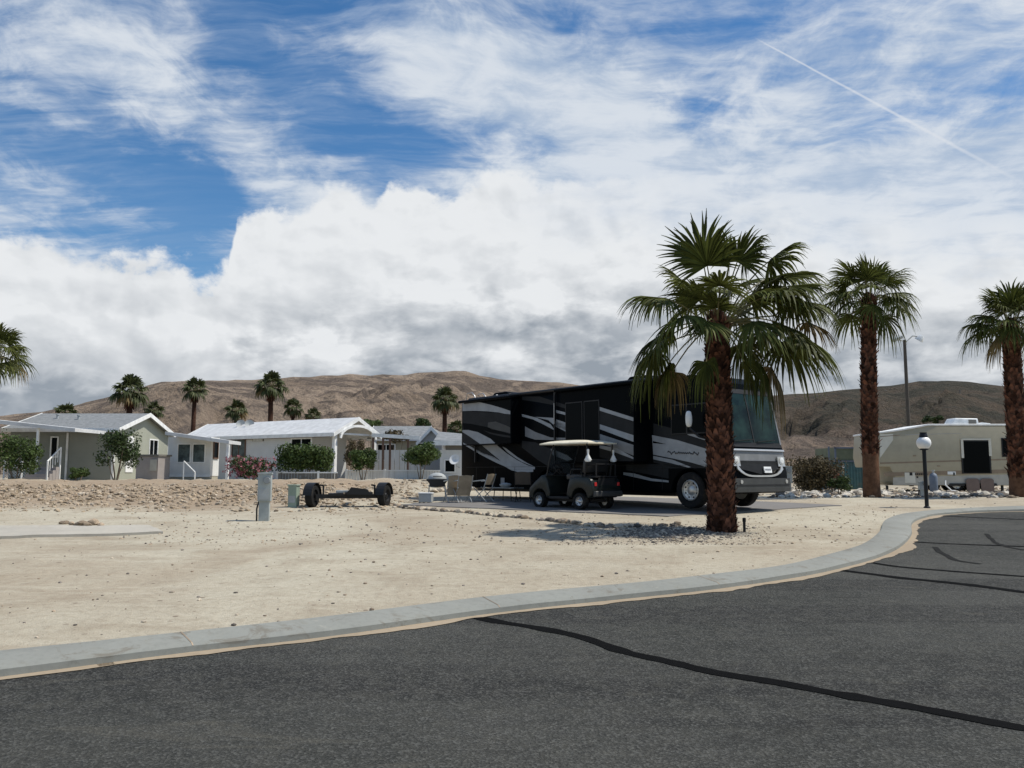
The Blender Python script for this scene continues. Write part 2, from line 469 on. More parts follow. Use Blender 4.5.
# ---- road sheet
xs = axis(-30, 34, .4, 60, 1.3); ys = axis(2, 27, .4, 40, 1.3)
idx = {}; g = MB()
def rv(i, j):
    if (i, j) not in idx: idx[(i, j)] = len(g.v); g.v.append((xs[i], ys[j], base(ys[j])))
    return idx[(i, j)]
for j in range(len(ys)-1):
    for i in range(len(xs)-1):
        cx_, cy_ = (xs[i]+xs[i+1])/2, (ys[j]+ys[j+1])/2
        if ys[j+1] > 27.5: continue
        s = sdist(cx_, cy_) if cy_ > 0 and abs(cx_) < 60 else -5
        if s > .30: continue
        g.f.append([rv(i, j), rv(i+1, j), rv(i+1, j+1), rv(i, j+1)]); g.m.append(0)
# refine: cells near the kerb must not poke out; clamp their far vertices under the kerb
for k, v in enumerate(g.v):
    s = sdist(v[0], v[1]) if 0 < v[1] < 32 and abs(v[0]) < 60 else -5
    if s > .05: g.v[k] = (v[0], v[1], v[2]-.25*min(1, (s-.05)/.15))
road = g.build('road', MT['asphalt'], smooth=180, fixn=False); tag(road, 'dark worn asphalt road curving to the right', kind='structure')

# ---- kerb
g = MB(); n = len(front); prof = []
for k, (a, b_) in enumerate(zip(front, back)):
    d = (b_-a); ya, yb = base(a.y), base(b_.y)
    m1 = a + d*.10; dn = d.normalized()
    w = .01*noise.noise(Vector((a.x*.9, a.y*.9, 3)))
    prof.append([(a.x-dn.x*.02, a.y-dn.y*.02, ya-.1), (a.x, a.y, ya+.055+w), (m1.x, m1.y, base(m1.y)+.075+w), (b_.x-d.x*.06, b_.y-d.y*.06, yb+.118), (b_.x, b_.y, yb+.105), (b_.x+dn.x*.02, b_.y+dn.y*.02, yb-.1)])
for s in prof: g.v += s
for k in range(n-1):
    for q in range(5): g.f.append([k*6+q, (k+1)*6+q, (k+1)*6+q+1, k*6+q+1]); g.m.append(0)
kerb = g.build('kerb', MT['concrete'], smooth=35); tag(kerb, 'pale concrete kerb sweeping round the lot', kind='structure')
# joints in the kerb: thin dark gaps laid just proud
g = MB(); acc = 0; last = 0
for k in range(1, n-1):
    acc += (front[k]-front[k-1]).length
    if acc-last > 3.05 and abs(front[k].x) < 25:
        last = acc; s = prof[k]; tdir = (front[k+1]-front[k-1]).normalized()*.006
        for q in range(1, 4):
            p, r_ = Vector(s[q]), Vector(s[q+1]); up = Vector((0, 0, .003)); T = Vector((tdir.x, tdir.y, 0))
            if q == 1: up = Vector((0,0,.003))
            g.add([p-T+up, p+T+up, r_+T+up, r_-T+up], [(0,1,2,3)])
tag(g.build('kerb_joint', MT['rock_brown'], fixn=False), 'narrow joints across the concrete kerb', kind='structure')

def ribbon(name, pts, wfun, mat, dz, label, kind='structure', zf=None):
    g = MB(); N = len(pts)
    for i, p in enumerate(pts):
        d = (pts[min(i+1, N-1)]-pts[max(i-1, 0)]).normalized(); s = Vector((-d.y, d.x))
        w0, w1 = wfun(i)
        for w in (-w0, w1):
            q = p+s*w; g.v.append((q.x, q.y, (zf(q.x, q.y) if zf else base(q.y))+dz))
    for i in range(N-1): g.f.append([2*i, 2*i+1, 2*i+3, 2*i+2]); g.m.append(0)
    return tag(g.build(name, mat, fixn=False), label, kind=kind)
fine_f = []
for i in range(len(front)-1):
    if abs(front[i].x) < 30:
        for k in range(3): fine_f.append(front[i].lerp(front[i+1], k/3))
ribbon('kerb_dirt', fine_f, lambda i: (.055+.16*sm(-.3,.6,noise.noise(Vector((fine_f[i].x*.8, fine_f[i].y*.8, 1))))*1.0+.05*(1+noise.noise(Vector((fine_f[i].x*5, fine_f[i].y*5, 9)))), .0), MT['dirt_edge'], .006, 'sandy dirt washed along the road side of the kerb')
def seam(pix, w, wob, mat='tar', lab='black tar seam across the asphalt', name='tar_seam', dz=.005):
    c = [g_flat(a, b, 0.0) for a, b in pix]; c = catmull(c, .12)
    c = [p+Vector((noise.noise(Vector((p.x*1.3, p.y*1.3, 4)))*wob, noise.noise(Vector((p.x*1.3, p.y*1.3, 8)))*wob)) for p in c]
    def wf(i): return (w*(.7+.6*abs(noise.noise(Vector((c[i].x*4, c[i].y*4, 2))))),)*2
    return ribbon(name, c, wf, MT[mat], dz, lab)
seam([(472,615),(500,622),(560,633),(640,655),(700,670),(780,684),(870,700),(960,716),(1040,732)], .085, .07, lab='long black tar seam running from the kerb to the lower right')
seam([(838,570),(870,574),(900,578),(960,584),(1030,593)], .10, .05, lab='wide black tar seam near the bend of the kerb')
seam([(868,562),(900,567),(960,572),(1030,577)], .07, .05, lab='second black tar seam near the bend of the kerb')
seam([(912,542),(950,544),(1030,547)], .075, .05, lab='black tar seam crossing the asphalt inside the bend')
seam([(940,516),(985,518),(1030,520)], .08, .05, lab='far black tar seam at the head of the bend')
seam([(935,547),(945,555),(960,561),(980,564)], .06, .05, 'rubber_mark', 'curved dark tyre mark on the asphalt', 'tyre_mark', .006)
seam([(985,534),(1000,545),(1030,551)], .05, .05, 'rubber_mark', 'faint arc of a tyre mark beside the seam', 'tyre_mark', .006)

def drape(name, q, mat, dz, label, nn=(40, 24), zf=None, kind='structure', edge=.0):
    """a sheet over a quad of ground points, following the ground"""
    g = MB(); nu, nv = nn
    q = [Vector(p[:2]) for p in q]
    for j in range(nv+1):
        for i in range(nu+1):
            u, v = i/nu, j/nv
            p = q[0].lerp(q[1], u).lerp(q[3].lerp(q[2], u), v)
            if edge and (i in (0, nu) or j in (0, nv)):
                p = p+Vector((noise.noise(Vector((p.x*1.5, p.y*1.5, 0))), noise.noise(Vector((p.x*1.5, p.y*1.5, 5)))))*edge
            g.v.append((p.x, p.y, (zf or height)(p.x, p.y)+dz))
    for j in range(nv):
        for i in range(nu):
            a = j*(nu+1)+i; g.f.append([a, a+1, a+nu+2, a+nu+1]); g.m.append(0)
    # skirt
    ring = [i for i in range(nu+1)]+[j*(nu+1)+nu for j in range(1, nv+1)]+[nv*(nu+1)+i for i in range(nu-1, -1, -1)]+[j*(nu+1) for j in range(nv-1, 0, -1)]
    b0 = len(g.v)
    for r_ in ring: x, y, z = g.v[r_]; g.v.append((x, y, z-.25))
    for k in range(len(ring)):
        k2 = (k+1) % len(ring); g.f.append([ring[k], ring[k2], b0+k2, b0+k]); g.m.append(0)
    return tag(g.build(name, mat), label, kind=kind)
# asphalt pad below the motorhome, the chairs and the cart
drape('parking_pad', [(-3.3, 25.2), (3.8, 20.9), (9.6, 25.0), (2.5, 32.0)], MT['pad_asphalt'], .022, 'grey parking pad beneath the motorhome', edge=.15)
gp = [G(-40, 541), G(163, 534), G(150, 527.5), G(-40, 528)]
drape('concrete_pad', gp, MT['pad_concrete'], .05, 'empty concrete pad at the left of the lot', (30, 8))

# ---- hills
SIL = [(-1200,440),(-600,432),(-200,425),(0,415),(40,411),(80,403),(120,392),(160,381),(190,380),(240,379),(300,376),(345,374),(400,374),(430,371),(465,370),(482,375),(500,379),(530,380),(560,382),(600,387),(650,394),(700,399),(760,396),(800,393),(850,389),(890,385),(920,381),(950,379.5),(980,382),(1010,386),(1060,389),(1150,398),(1400,410),(2200,440)]
AZ = [math.atan((a-CX)/FPX) for a, b in SIL]
EL = []
for a, b in SIL:
    r = ray(a, b); EL.append(r.z/math.hypot(r.x, r.y))
def hill_h(az, r):
    e = float(np.interp(az, AZ, EL))
    R1 = 1700.0 + 250*math.sin(az*3+1); t = (r-330)/(R1-330)
    x, y = r*math.sin(az), r*math.cos(az)
    if t <= 0: return .4
    n1 = noise.ridged_multi_fractal(Vector((x*.0026, y*.0026, .3)), .9, 2.1, 7, 1.0, 2.0)
    n2 = noise.fractal(Vector((x*.013, y*.013, 2)), .8, 2.1, 6)
    pr = min(1, t); pr = pr**1.05
    front_ = 1-t
    k = pr + min(1, t*2.2)*min(1, front_*2.2)*(n1*.30-.34) + min(1, t*2.5)*min(1, front_*2.0)*.17*(abs(noise.fractal(Vector((az*9+.3*n2, r*.0011, 5)), .8, 2.2, 5))*2-.5) + .05*n2*min(1, t*3)*max(.10, min(1, front_*3))
    if t > 1: k = 1-(t-1)*1.5 + .03*n2*.3
    return max(.2, k)*e*r*(1.0)+.8
g = MB(); na, nr = 620, 150
azs = np.linspace(R(-62), R(62), na); rs = [330*(2350/330)**(k/(nr-1)) for k in range(nr)]
for r in rs:
    for a in azs:
        h = hill_h(a, r) if r > 335 else -2
        g.v.append((r*math.sin(a), r*math.cos(a), h))
for j in range(nr-1):
    for i in range(na-1): g.f.append([j*na+i, j*na+i+1, (j+1)*na+i+1, (j+1)*na+i])
g.m = [0]*len(g.f)
def hill_mat():
    m, t, b = new_mat('hill_rock')
    ge = t.n.new('ShaderNodeNewGeometry'); pos = ge.outputs['Position']
    n1 = t.noise(pos, .006, 8, .6, .6); n2 = t.noise(pos, .05, 7, .7); n3 = t.noise(t.mapping(pos, (1, 1, 2)), .008, 9, .62, 1.2)
    c = t.mix(t.ss(n1, .35, .65), (.31,.24,.18), (.45,.35,.265))
    c = t.mix(t.ss(n3, .47, .57, 0, .9), c, (.18,.145,.12))
    sx = t.n.new('ShaderNodeSeparateXYZ'); t.l.new(pos, sx.inputs[0])
    # eastern hill: greener rock, cloud shadow painted into its dark colour; pinkish foot
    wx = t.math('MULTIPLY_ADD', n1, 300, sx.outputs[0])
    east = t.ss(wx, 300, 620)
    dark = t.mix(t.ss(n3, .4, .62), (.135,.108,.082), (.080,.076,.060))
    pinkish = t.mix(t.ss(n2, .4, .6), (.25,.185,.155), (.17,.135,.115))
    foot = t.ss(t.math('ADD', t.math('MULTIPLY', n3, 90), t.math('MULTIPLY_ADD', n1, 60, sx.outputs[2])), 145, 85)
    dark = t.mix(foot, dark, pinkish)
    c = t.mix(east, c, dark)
    c = t.mix(t.ss(n2, .5, .66, 0, .45), c, (.13,.11,.088))
    t.l.new(c, b.inputs['Base Color']); b.inputs['Roughness'].default_value = 1; b.inputs['Specular IOR Level'].default_value = .05
    bump(t, b, t.math('ADD', n2, n3), 1.0, 30); return m
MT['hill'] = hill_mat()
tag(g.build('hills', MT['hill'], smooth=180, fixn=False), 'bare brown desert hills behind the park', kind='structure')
# ------------------------------------------------------------------ light and sky
SUN_EL, SUN_AZ = R(58), R(86)      # azimuth from +Y towards +X
sd = Vector((math.cos(SUN_EL)*math.sin(SUN_AZ), math.cos(SUN_EL)*math.cos(SUN_AZ), math.sin(SUN_EL)))
ld = bpy.data.lights.new('sun', 'SUN'); lo = bpy.data.objects.new('sun', ld); COL.objects.link(lo)
ld.energy = 4.2; ld.angle = R(0.8); ld.color = (1.0, .95, .86)
lo.rotation_euler = sd.to_track_quat('Z', 'Y').to_euler()
lo.location = (20, 0, 40)
W = bpy.data.worlds.new('World'); SC.world = W; W.use_nodes = True
t = NT(W.node_tree); t.n.clear()
out = t.n.new('ShaderNodeOutputWorld'); bg = t.n.new('ShaderNodeBackground'); t.l.new(bg.outputs[0], out.inputs[0])
sky = t.n.new('ShaderNodeTexSky'); sky.sky_type = 'NISHITA'; sky.sun_disc = False
sky.sun_elevation = SUN_EL; sky.sun_rotation = SUN_AZ; sky.altitude = 100; sky.air_density = 1.0; sky.dust_density = .4; sky.ozone_density = 2.0
vec = t.n.new('ShaderNodeTexCoord').outputs['Generated']
s = t.n.new('ShaderNodeSeparateXYZ'); t.l.new(vec, s.inputs[0]); X, Y, Z = s.outputs
az = t.math('ARCTAN2', X, Y); el = t.math('ARCSINE', Z)
def pa(px, py):
    r = ray(px, py).normalized(); return math.atan2(r.x, r.y), math.asin(r.z)
# domain of the high thin cloud: a layer seen in perspective
zc = t.math('MAXIMUM', t.math('ADD', Z, .12), .03)
cb = t.n.new('ShaderNodeCombineXYZ'); t.l.new(t.math('DIVIDE', X, zc), cb.inputs[0]); t.l.new(t.math('DIVIDE', Y, zc), cb.inputs[1])
layer = cb.outputs[0]
ae = t.n.new('ShaderNodeCombineXYZ'); t.l.new(az, ae.inputs[0]); t.l.new(el, ae.inputs[1]); aev = ae.outputs[0]
def blob(px, py, rx, ry, rot=0.0):
    a, e = pa(px, py); dx = t.math('SUBTRACT', az, a); dy = t.math('SUBTRACT', el, e)
    c, s_ = math.cos(R(rot)), math.sin(R(rot)); rx /= 850.; ry /= 850.
    u = t.math('ADD', t.math('MULTIPLY', dx, c/rx), t.math('MULTIPLY', dy, s_/rx))
    v = t.math('ADD', t.math('MULTIPLY', dx, -s_/ry), t.math('MULTIPLY', dy, c/ry))
    q = t.math('ADD', t.math('MULTIPLY', u, u), t.math('MULTIPLY', v, v))
    return t.math('POWER', 2.718, t.math('MULTIPLY', q, -1.0))
def total(items):
    r_ = None
    for w, n_ in items:
        k = t.math('MULTIPLY', n_, w); r_ = k if r_ is None else t.math('ADD', r_, k)
    return r_
warp = t.n.new('ShaderNodeTexNoise'); t.l.new(vec, warp.inputs['Vector']); warp.inputs['Scale'].default_value = 3; warp.inputs['Detail'].default_value = 4
va = t.n.new('ShaderNodeVectorMath'); va.operation = 'MULTIPLY_ADD'
t.l.new(warp.outputs['Color'], va.inputs[0]); va.inputs[1].default_value = (.32,.32,.32); t.l.new(layer, va.inputs[2])
lw = va.outputs[0]
ci1 = t.noise(t.mapping(lw, (.55, 1.5, 1), (0, 0, R(-32))), 2.1, 9, .60, .3)
ci2 = t.noise(t.mapping(lw, (1, 1, 1), (0, 0, R(20)), (5, 3, 0)), 6.5, 8, .62, .4)
ci3 = t.noise(t.mapping(lw, (.25, 1.5, 1), (0, 0, R(-48)), (2, 9, 0)), 9.0, 6, .65, .3)
cn_ = 0
bias = total([
    (+.22, blob(330, 240, 190, 42, -27)), (+.21, blob(200, 120, 170, 34, -32)), (+.10, blob(60, 40, 120, 50, -10)),
    (-.42, blob(205, 205, 70, 70)), (-.20, blob(60, 160, 120, 40, -20)), (-.24, blob(345, 120, 100, 36, -35)), (-.10, blob(270, 25, 80, 30, -15)), (.14, blob(60, 115, 90, 10, -22)), (.16, blob(130, 210, 110, 14, -14)), (.14, blob(300, 60, 60, 20, -40)),
    (-.22, blob(460, 145, 90, 28)), (+.34, blob(560, 110, 170, 100)), (+.28, blob(470, 60, 120, 45, -20)), (+.40, blob(820, 170, 320, 60)), (+.25, blob(950, 30, 160, 50)),
    (-.16, blob(640, 10, 150, 30)), (-.20, blob(700, 112, 50, 28, -20)), (-.20, blob(880, 130, 100, 26, 8)), (-.2, blob(535, 150, 40, 22)), (+.4, blob(760, 250, 500, 60))])
cn = t.math('ADD', t.math('MULTIPLY', ci1, .42), t.math('ADD', t.math('MULTIPLY', ci2, .45), t.math('MULTIPLY', ci3, .15)))
cn = t.math('MULTIPLY_ADD', t.math('SUBTRACT', cn, .51), 1.7, .51)
cirrus = t.math('MULTIPLY', t.ss(t.math('ADD', cn, bias), .40, .88), .92)
# cumulus bank
BND = [(-400,215),(-100,222),(0,222),(40,228),(75,240),(110,256),(160,266),(215,268),(232,250),(236,218),(250,200),(290,205),(318,188),(335,175),(352,190),(378,198),(388,174),(430,176),(447,188),(470,172),(500,170),(540,176),(600,172),(700,176),(800,190),(900,192),(1024,190),(1400,200)]
fc = t.n.new('ShaderNodeFloatCurve'); cv = fc.mapping.curves[0]
def nrm(a): return (a+1.0)/2.0
pts_ = [(nrm(pa(a, b)[0]), pa(a, b)[1]) for a, b in BND]
pts_ = [(0.0, pts_[0][1])]+pts_+[(1.0, pts_[-1][1])]
while len(cv.points) < len(pts_): cv.points.new(.5, .5)
for p_, q_ in zip(cv.points, pts_): p_.location = q_; p_.handle_type = 'AUTO'
fc.mapping.update()
t.l.new(t.math('MULTIPLY_ADD', az, .5, .5), fc.inputs['Value'])
edge = fc.outputs[0]
pu1 = t.noise(t.mapping(aev, (1, 1.25, 1)), 11, 8, .58, .15)
pu2 = t.noise(t.mapping(aev, (1, 1.2, 1), (0,0,0), (3, 1, 0)), 34, 6, .6, .2)
top = t.math('ADD', edge, t.math('ADD', t.math('MULTIPLY_ADD', pu1, .13, -.066), t.math('MULTIPLY_ADD', pu2, .035, -.0175)))
depth = t.math('SUBTRACT', top, el)          # > 0 inside the bank
cum = t.ss(depth, -.004, .016)
soft = t.ss(az, -.05, .25)                    # to the right the top dissolves in the veil
cum = t.math('MULTIPLY', cum, t.math('SUBTRACT', 1.0, t.math('MULTIPLY', soft, t.ss(depth, .10, .0, 0, .85))))
ahead = t.ss(t.math('ABSOLUTE', az), 2.0, 1.2)
cum = t.math('MULTIPLY', cum, ahead)
# shading of the bank: bright heads, grey undersides, flat bands lower down
b1 = t.noise(t.mapping(aev, (1, 2.6, 1), (0,0,0), (7, 2, 0)), 8.5, 8, .58, .35)
b2 = t.noise(t.mapping(aev, (1, 2.1, 1), (0,0,0), (1, 6, 0)), 22, 7, .58, .3)
band = t.math('ADD', t.math('MULTIPLY', b1, .65), t.math('MULTIPLY', b2, .35))
shade = t.math('MULTIPLY', t.ss(depth, .055, .20), t.ss(band, .36, .60))
low = t.ss(el, .17, .055)
puffs = total([(1.0, blob(545, 305, 55, 22)), (.8, blob(340, 345, 60, 18)), (.8, blob(225, 345, 50, 20)), (.7, blob(420, 290, 60, 10)), (.6, blob(40, 375, 60, 18)), (.4, blob(90,318,90,12)), (.5, blob(520,350,60,14))])
puff = t.math('MULTIPLY', puffs, t.ss(pu1, .40, .60))
darks = total([(.55, blob(520, 325, 70, 12)), (.5, blob(370, 368, 130, 12)), (.7, blob(60, 400, 190, 16)), (.45, blob(180, 305, 150, 14)), (.45, blob(60, 335, 120, 12)), (.4, blob(330, 325, 120, 10)), (.25, blob(90, 262, 120, 8)), (.45, blob(700, 330, 200, 40)), (.35, blob(300, 267, 26, 6)), (.35, blob(950, 340, 160, 25)), (.35, blob(590, 375, 110, 12)), (.3, blob(130,365,110,14))])
gr = t.math('SUBTRACT', t.math('ADD', t.math('MULTIPLY', shade, .62), t.math('ADD', t.math('MULTIPLY', low, .34), t.math('MULTIPLY', darks, .55))), t.math('MULTIPLY', puff, .75), clamp=True)
tex = t.math('MULTIPLY_ADD', b2, .5, -.25)
pu1b = t.noise(t.mapping(aev, (1, 1.25, 1), (0,0,0), (.010, .014, 0)), 11, 4, .5, .15)
pu1c = t.noise(t.mapping(aev, (1, 1.25, 1)), 11, 4, .5, .15)
relief = t.math('MULTIPLY', t.math('SUBTRACT', pu1b, pu1c), 1.5)
gr = t.math('ADD', gr, t.math('MULTIPLY', relief, t.ss(depth, .0, .02)), clamp=True)
gr = t.math('ADD', gr, t.math('MULTIPLY', tex, .55), clamp=True)
K = 9.8
def kc(c, k=K): return (c[0]*k, c[1]*k, c[2]*k)
cumcol = t.mix(gr, kc((.77,.79,.81)), kc((.29,.33,.38)))
skyc = t.n.new('ShaderNodeHueSaturation'); t.l.new(sky.outputs[0], skyc.inputs['Color']); skyc.inputs['Saturation'].default_value = 1.3; skyc.inputs['Value'].default_value = 1.08
veil = t.mix(t.ss(cn, .35, .65), kc((.42,.51,.64)), kc((.68,.725,.78)))
film = t.math('MULTIPLY', t.ss(t.math('ADD', t.math('MULTIPLY', ci3, .5), t.math('MULTIPLY', ci1, .5)), .40, .66), t.math('SUBTRACT', .50, t.math('MULTIPLY', blob(210, 215, 90, 75), .42), clamp=True))
c0_ = t.mix(film, skyc.outputs[0], kc((.36,.46,.62)))
c = t.mix(cirrus, c0_, veil)
# contrail: part of a great circle
r1, r2 = ray(755, 38).normalized(), ray(1010, 176).normalized(); nv = r1.cross(r2).normalized()
def dot(v):
    nd = t.n.new('ShaderNodeVectorMath'); nd.operation = 'DOT_PRODUCT'; t.l.new(vec, nd.inputs[0]); nd.inputs[1].default_value = v; return nd.outputs['Value']
dd = t.math('ABSOLUTE', t.math('ADD', dot(nv), t.math('MULTIPLY_ADD', pu2, .0012, -.0006)))
wide = t.ss(az, pa(755, 38)[0], pa(1010, 176)[0], .0013, .0026)
trail = t.ss(t.math('DIVIDE', dd, wide), 1.0, .1)
trail = t.math('MULTIPLY', trail, t.math('MULTIPLY', t.ss(az, pa(752, 38)[0], pa(775, 45)[0]), t.ss(az, pa(1040, 190)[0], pa(930, 130)[0], 0.1, .75)))
trail = t.math('MULTIPLY', trail, .75)
c = t.mix(trail, c, kc((.70,.73,.78)))
c = t.mix(cum, c, cumcol)
c = t.mix(t.ss(Z, .0, -.02), c, kc((.22,.19,.15)))
t.l.new(c, bg.inputs[0]); bg.inputs[1].default_value = 0.10
SC.view_settings.view_transform = 'Standard'; SC.view_settings.look = 'None'; SC.view_settings.exposure = 0.1; SC.view_settings.gamma = 1.0
W.cycles.sampling_method = 'MANUAL'; W.cycles.sample_map_resolution = 512
SC.render.engine = 'CYCLES'; SC.cycles.max_bounces = 6; SC.cycles.use_denoising = True
# ------------------------------------------------------------------ fan palms
def leaf_blade(mb, hub, axis_, up, L, nseg, droop, rng, mi=0, spread=105, steps=5, wf=1.0):
    """one palmate blade: pleated strips fused near the hub, free and drooping at the tips"""
    a = axis_.normalized(); s = a.cross(up).normalized(); n = s.cross(a).normalized()
    dphi = R(2*spread)/nseg
    for i in range(nseg):
        ph = R(-spread)+dphi*(i+.5)
        k = .62+.38*math.cos(ph*.75); Ls = L*k*rng.uniform(.86, 1.08)
        d = a*math.cos(ph)+s*math.sin(ph)+n*(-.10-.18*abs(math.sin(ph)))
        d.normalize(); side = (-a*math.sin(ph)+s*math.cos(ph)).normalized()
        side = (side + n*(.35 if i % 2 else -.35)).normalized()
        dr = droop*rng.uniform(.7, 1.35); tw = rng.uniform(-.12, .12)
        b = len(mb.v)
        for q in range(steps+1):
            u = q/steps; r_ = Ls*u
            g_ = dr*max(0, u-.42)**1.9*Ls*1.1
            p = hub + d*(r_-g_*.35) + Vector((0, 0, -g_)) + side*tw*r_*u
            w = wf*(r_*dphi*.62 if u < .5 else (.5*Ls*dphi*.62)*(1-(u-.5)/.5)**1.1 + .0015) + .0025
            if q == 0: w = .008
            mb.v.append(tuple(p-side*w)); mb.v.append(tuple(p+side*w))
        for q in range(steps): mb.f.append([b+2*q, b+2*q+1, b+2*q+3, b+2*q+2]); mb.m.append(mi)
def petiole(mb, a, b, up, r, mi=0, arch=.12):
    a, b = Vector(a), Vector(b); L = (b-a).length
    pts = [a.lerp(b, k/5)+Vector((0, 0, 1))*arch*L*math.sin(PI*k/5)*1.0 for k in range(6)]
    mb.tube(pts, r, 5, mi, r2=r*.6); return (pts[-1]-pts[-2]).normalized()
def crown(T, R0, n, nseg, seed, mat, given=None, top=(0,0,0), droopk=1.0, dry=0.18, wf=1.0, steps=5, blade=.52):
    """leaves round the point top; given = list of hub offsets (x, y, z, droop, dry)"""
    rng = random.Random(seed); g, dryb, pt = MB(), MB(), MB(); top = Vector(top)
    L0 = []
    for gx, gy, gz, dp, dr, Lb in (given or []): L0.append((Vector((gx, gy, gz)), dp, dr, Lb))
    for i in range(n):
        azm = i*2.39996+rng.uniform(-.2, .2); u = (i+.5)/n
        e = R(84-100*u+rng.uniform(-9, 9))
        rr = R0*(1-blade)*rng.uniform(.85, 1.1)
        v = Vector((math.cos(azm)*math.cos(e), math.sin(azm)*math.cos(e), math.sin(e)))*rr
        v.z -= .04*R0*max(0, math.cos(e))
        L0.append((v, (.35+1.0*u)*droopk, u > 1-dry and rng.random() < .8, R0*blade*rng.uniform(.88, 1.12)))
    for v, dp, dr, Lb in L0:
        st = top+Vector((v.x, v.y, 0)).normalized()*.10+Vector((0, 0, rng.uniform(-.15, .05)*1.0))
        hub = top+v
        d = petiole(pt, st, hub, None, .02, arch=.10)
        upv = Vector((0, 0, 1)) if abs(d.z) < .9 else Vector((rng.uniform(-1, 1), rng.uniform(-1, 1), .1))
        roll = rng.uniform(-.35, .35); sd_ = d.cross(upv).normalized(); upv = (upv+sd_*roll).normalized()
        leaf_blade(dryb if dr else g, hub, (d+Vector((0, 0, -.15*dp))).normalized(), upv, Lb, nseg, dp, rng, steps=steps, wf=wf)
    g.build('crown', mat, T, fixn=False)
    pt.build('leaf_stalks', MT['petiole'], T)
    if dryb.v: dryb.build('dry_fronds', MT['frond_dry'], T, fixn=False)
def trunk(T, H, r0, r1, seed, nboot=500, smooth_to=0.0, lean=(0, 0), base_flare=1.1, bsize=1.0):
    rng = random.Random(seed); g = MB()
    def c(u): return Vector((lean[0]*u*u, lean[1]*u*u, -.15+(H+.15)*u))
    def rad(u): return (r0+(r1-r0)*u)*(1+ (base_flare-1)*max(0, 1-u*9))*(1+.03*noise.noise(Vector((u*14, seed, 0))))
    g.tube([c(k/24) for k in range(25)], rad, 20)
    g.build('trunk', MT['bark'] if smooth_to < .12 else MT['trunk_smooth'], T, smooth=180)
    b = MB()
    for i in range(nboot):
        u = smooth_to+(1-smooth_to)*(i+rng.random()*.8)/nboot; az_ = i*2.39996+rng.uniform(-.15, .15)
        p = c(u); r_ = rad(u); d = Vector((math.cos(az_), math.sin(az_), 0)); s_ = Vector((-d.y, d.x, 0))
        w = rng.uniform(.045, .075)*bsize; h = rng.uniform(.10, .19)*bsize; o = rng.uniform(.04, .085)*bsize*(1+ .6*(rng.random() < .12))
        q = p+d*(r_-.02); tip = q+d*o+Vector((0, 0, h))
        lo_ = q+Vector((0, 0, -.06))
        sk = s_*rng.uniform(-.5, .5)*w
        b.add([lo_-s_*w, lo_+s_*w, q+s_*w*.9+d*.03+Vector((0,0,h*.45)), q-s_*w*.9+d*.03+Vector((0,0,h*.45)), tip+s_*w*.35+sk, tip-s_*w*.35+sk, q+Vector((0,0,h*.3))], [(0,1,2,3),(3,2,4,5),(5,4,6),(2,6,4),(3,5,6)])
    for i in range(70):
        u = 1.0; az_ = i*2.39996; p = c(1.0); r_ = rad(1.0)*(1-i/90); d = Vector((math.cos(az_), math.sin(az_), 0)); s_ = Vector((-d.y, d.x, 0))*.05*bsize
        q = p+d*r_+Vector((0, 0, -.12+.10*i/70)); tp_ = p+d*(r_+.05)+Vector((0, 0, .16+.22*i/70))
        b.add([q-s_, q+s_, tp_+s_*.35, tp_-s_*.35], [(0,1,2,3)])
    b.build('leaf_bases', MT['boot'], T, fixn=False)

# the big palm by the road: leaf hubs taken from the photograph, depth added round the crown
c0 = G(722, 531); D0 = c0.y+.02
T = thing('fan_palm', 'nearest and largest palm with shaggy red-brown trunk, by the kerb in front of the motorhome', 'palm tree', c0, 0, 'tall fan palms along the lot')
topz = P(722.5, 326, D0).z-c0.z
given = []
def gl(px, py, dy, dp, dr=0, Lb=1.0):
    p = P(px, py, D0+dy); given.append((p.x-c0.x, dy, p.z-c0.z-topz, dp, dr, Lb))
for a in [(702,258,.3,.25,0,1.1),(707,266,-.5,.3,0,1.0),(737,262,-.3,.55,0,.95),(744,256,.3,.9,0,1.0),(720,286,-.9,.5,0,1.0),(688,286,.2,.5,0,1.0),
          (664,298,-.3,1.0,0,1.15),(684,316,-.7,.9,0,1.0),(668,330,.2,1.0,0,1.1),(658,344,-.3,1.1,0,1.1),(655,352,.5,1.7,0,1.0),(700,300,-.2,.5,0,.95),(750,300,-.4,.6,0,.95),(728,268,.2,.35,0,1.05),(716,308,-.3,.4,0,.7),(730,310,.3,.4,0,.7),(672,372,.8,1.6,1,.7),
          (706,362,-.5,1.7,0,.65),(668,364,.5,2.0,0,.85),(768,262,0,.7,0,1.15),(782,276,.3,.8,0,1.2),(774,294,-.6,.9,0,1.1),(792,302,.5,1.0,0,1.05),
          (776,322,-.2,.9,0,1.1),(786,340,.1,.8,0,1.2),(764,332,.5,1.2,0,1.0),(744,362,-.3,1.8,0,.8),(762,366,0,2.0,0,.85),(772,368,.3,2.2,1,.9),(752,322,-.9,1.0,0,.9),(808,322,.2,1.0,1,.8),(800,334,-.2,.9,0,1.2),(798,300,.3,.9,0,1.1),(790,286,-.3,.8,0,1.05),(768,278,.6,.8,0,1.1),(740,344,.8,1.6,0,.8),
          (712,292,.9,.6,0,1.1),(736,286,1.1,.6,0,1.1),(756,290,1.2,.9,0,1.1),(692,306,1.3,1.0,0,1.0),(708,322,-1.0,.6,0,.7),(734,318,1.1,.9,0,.8)]: gl(*a)
crown(T, 2.2, 0, 46, 5, MT['frond'], given=given, top=(0, 0, topz), steps=7, wf=1.2)
trunk(T, topz, .265, .22, 3, 1000, 0.0, base_flare=1.12)

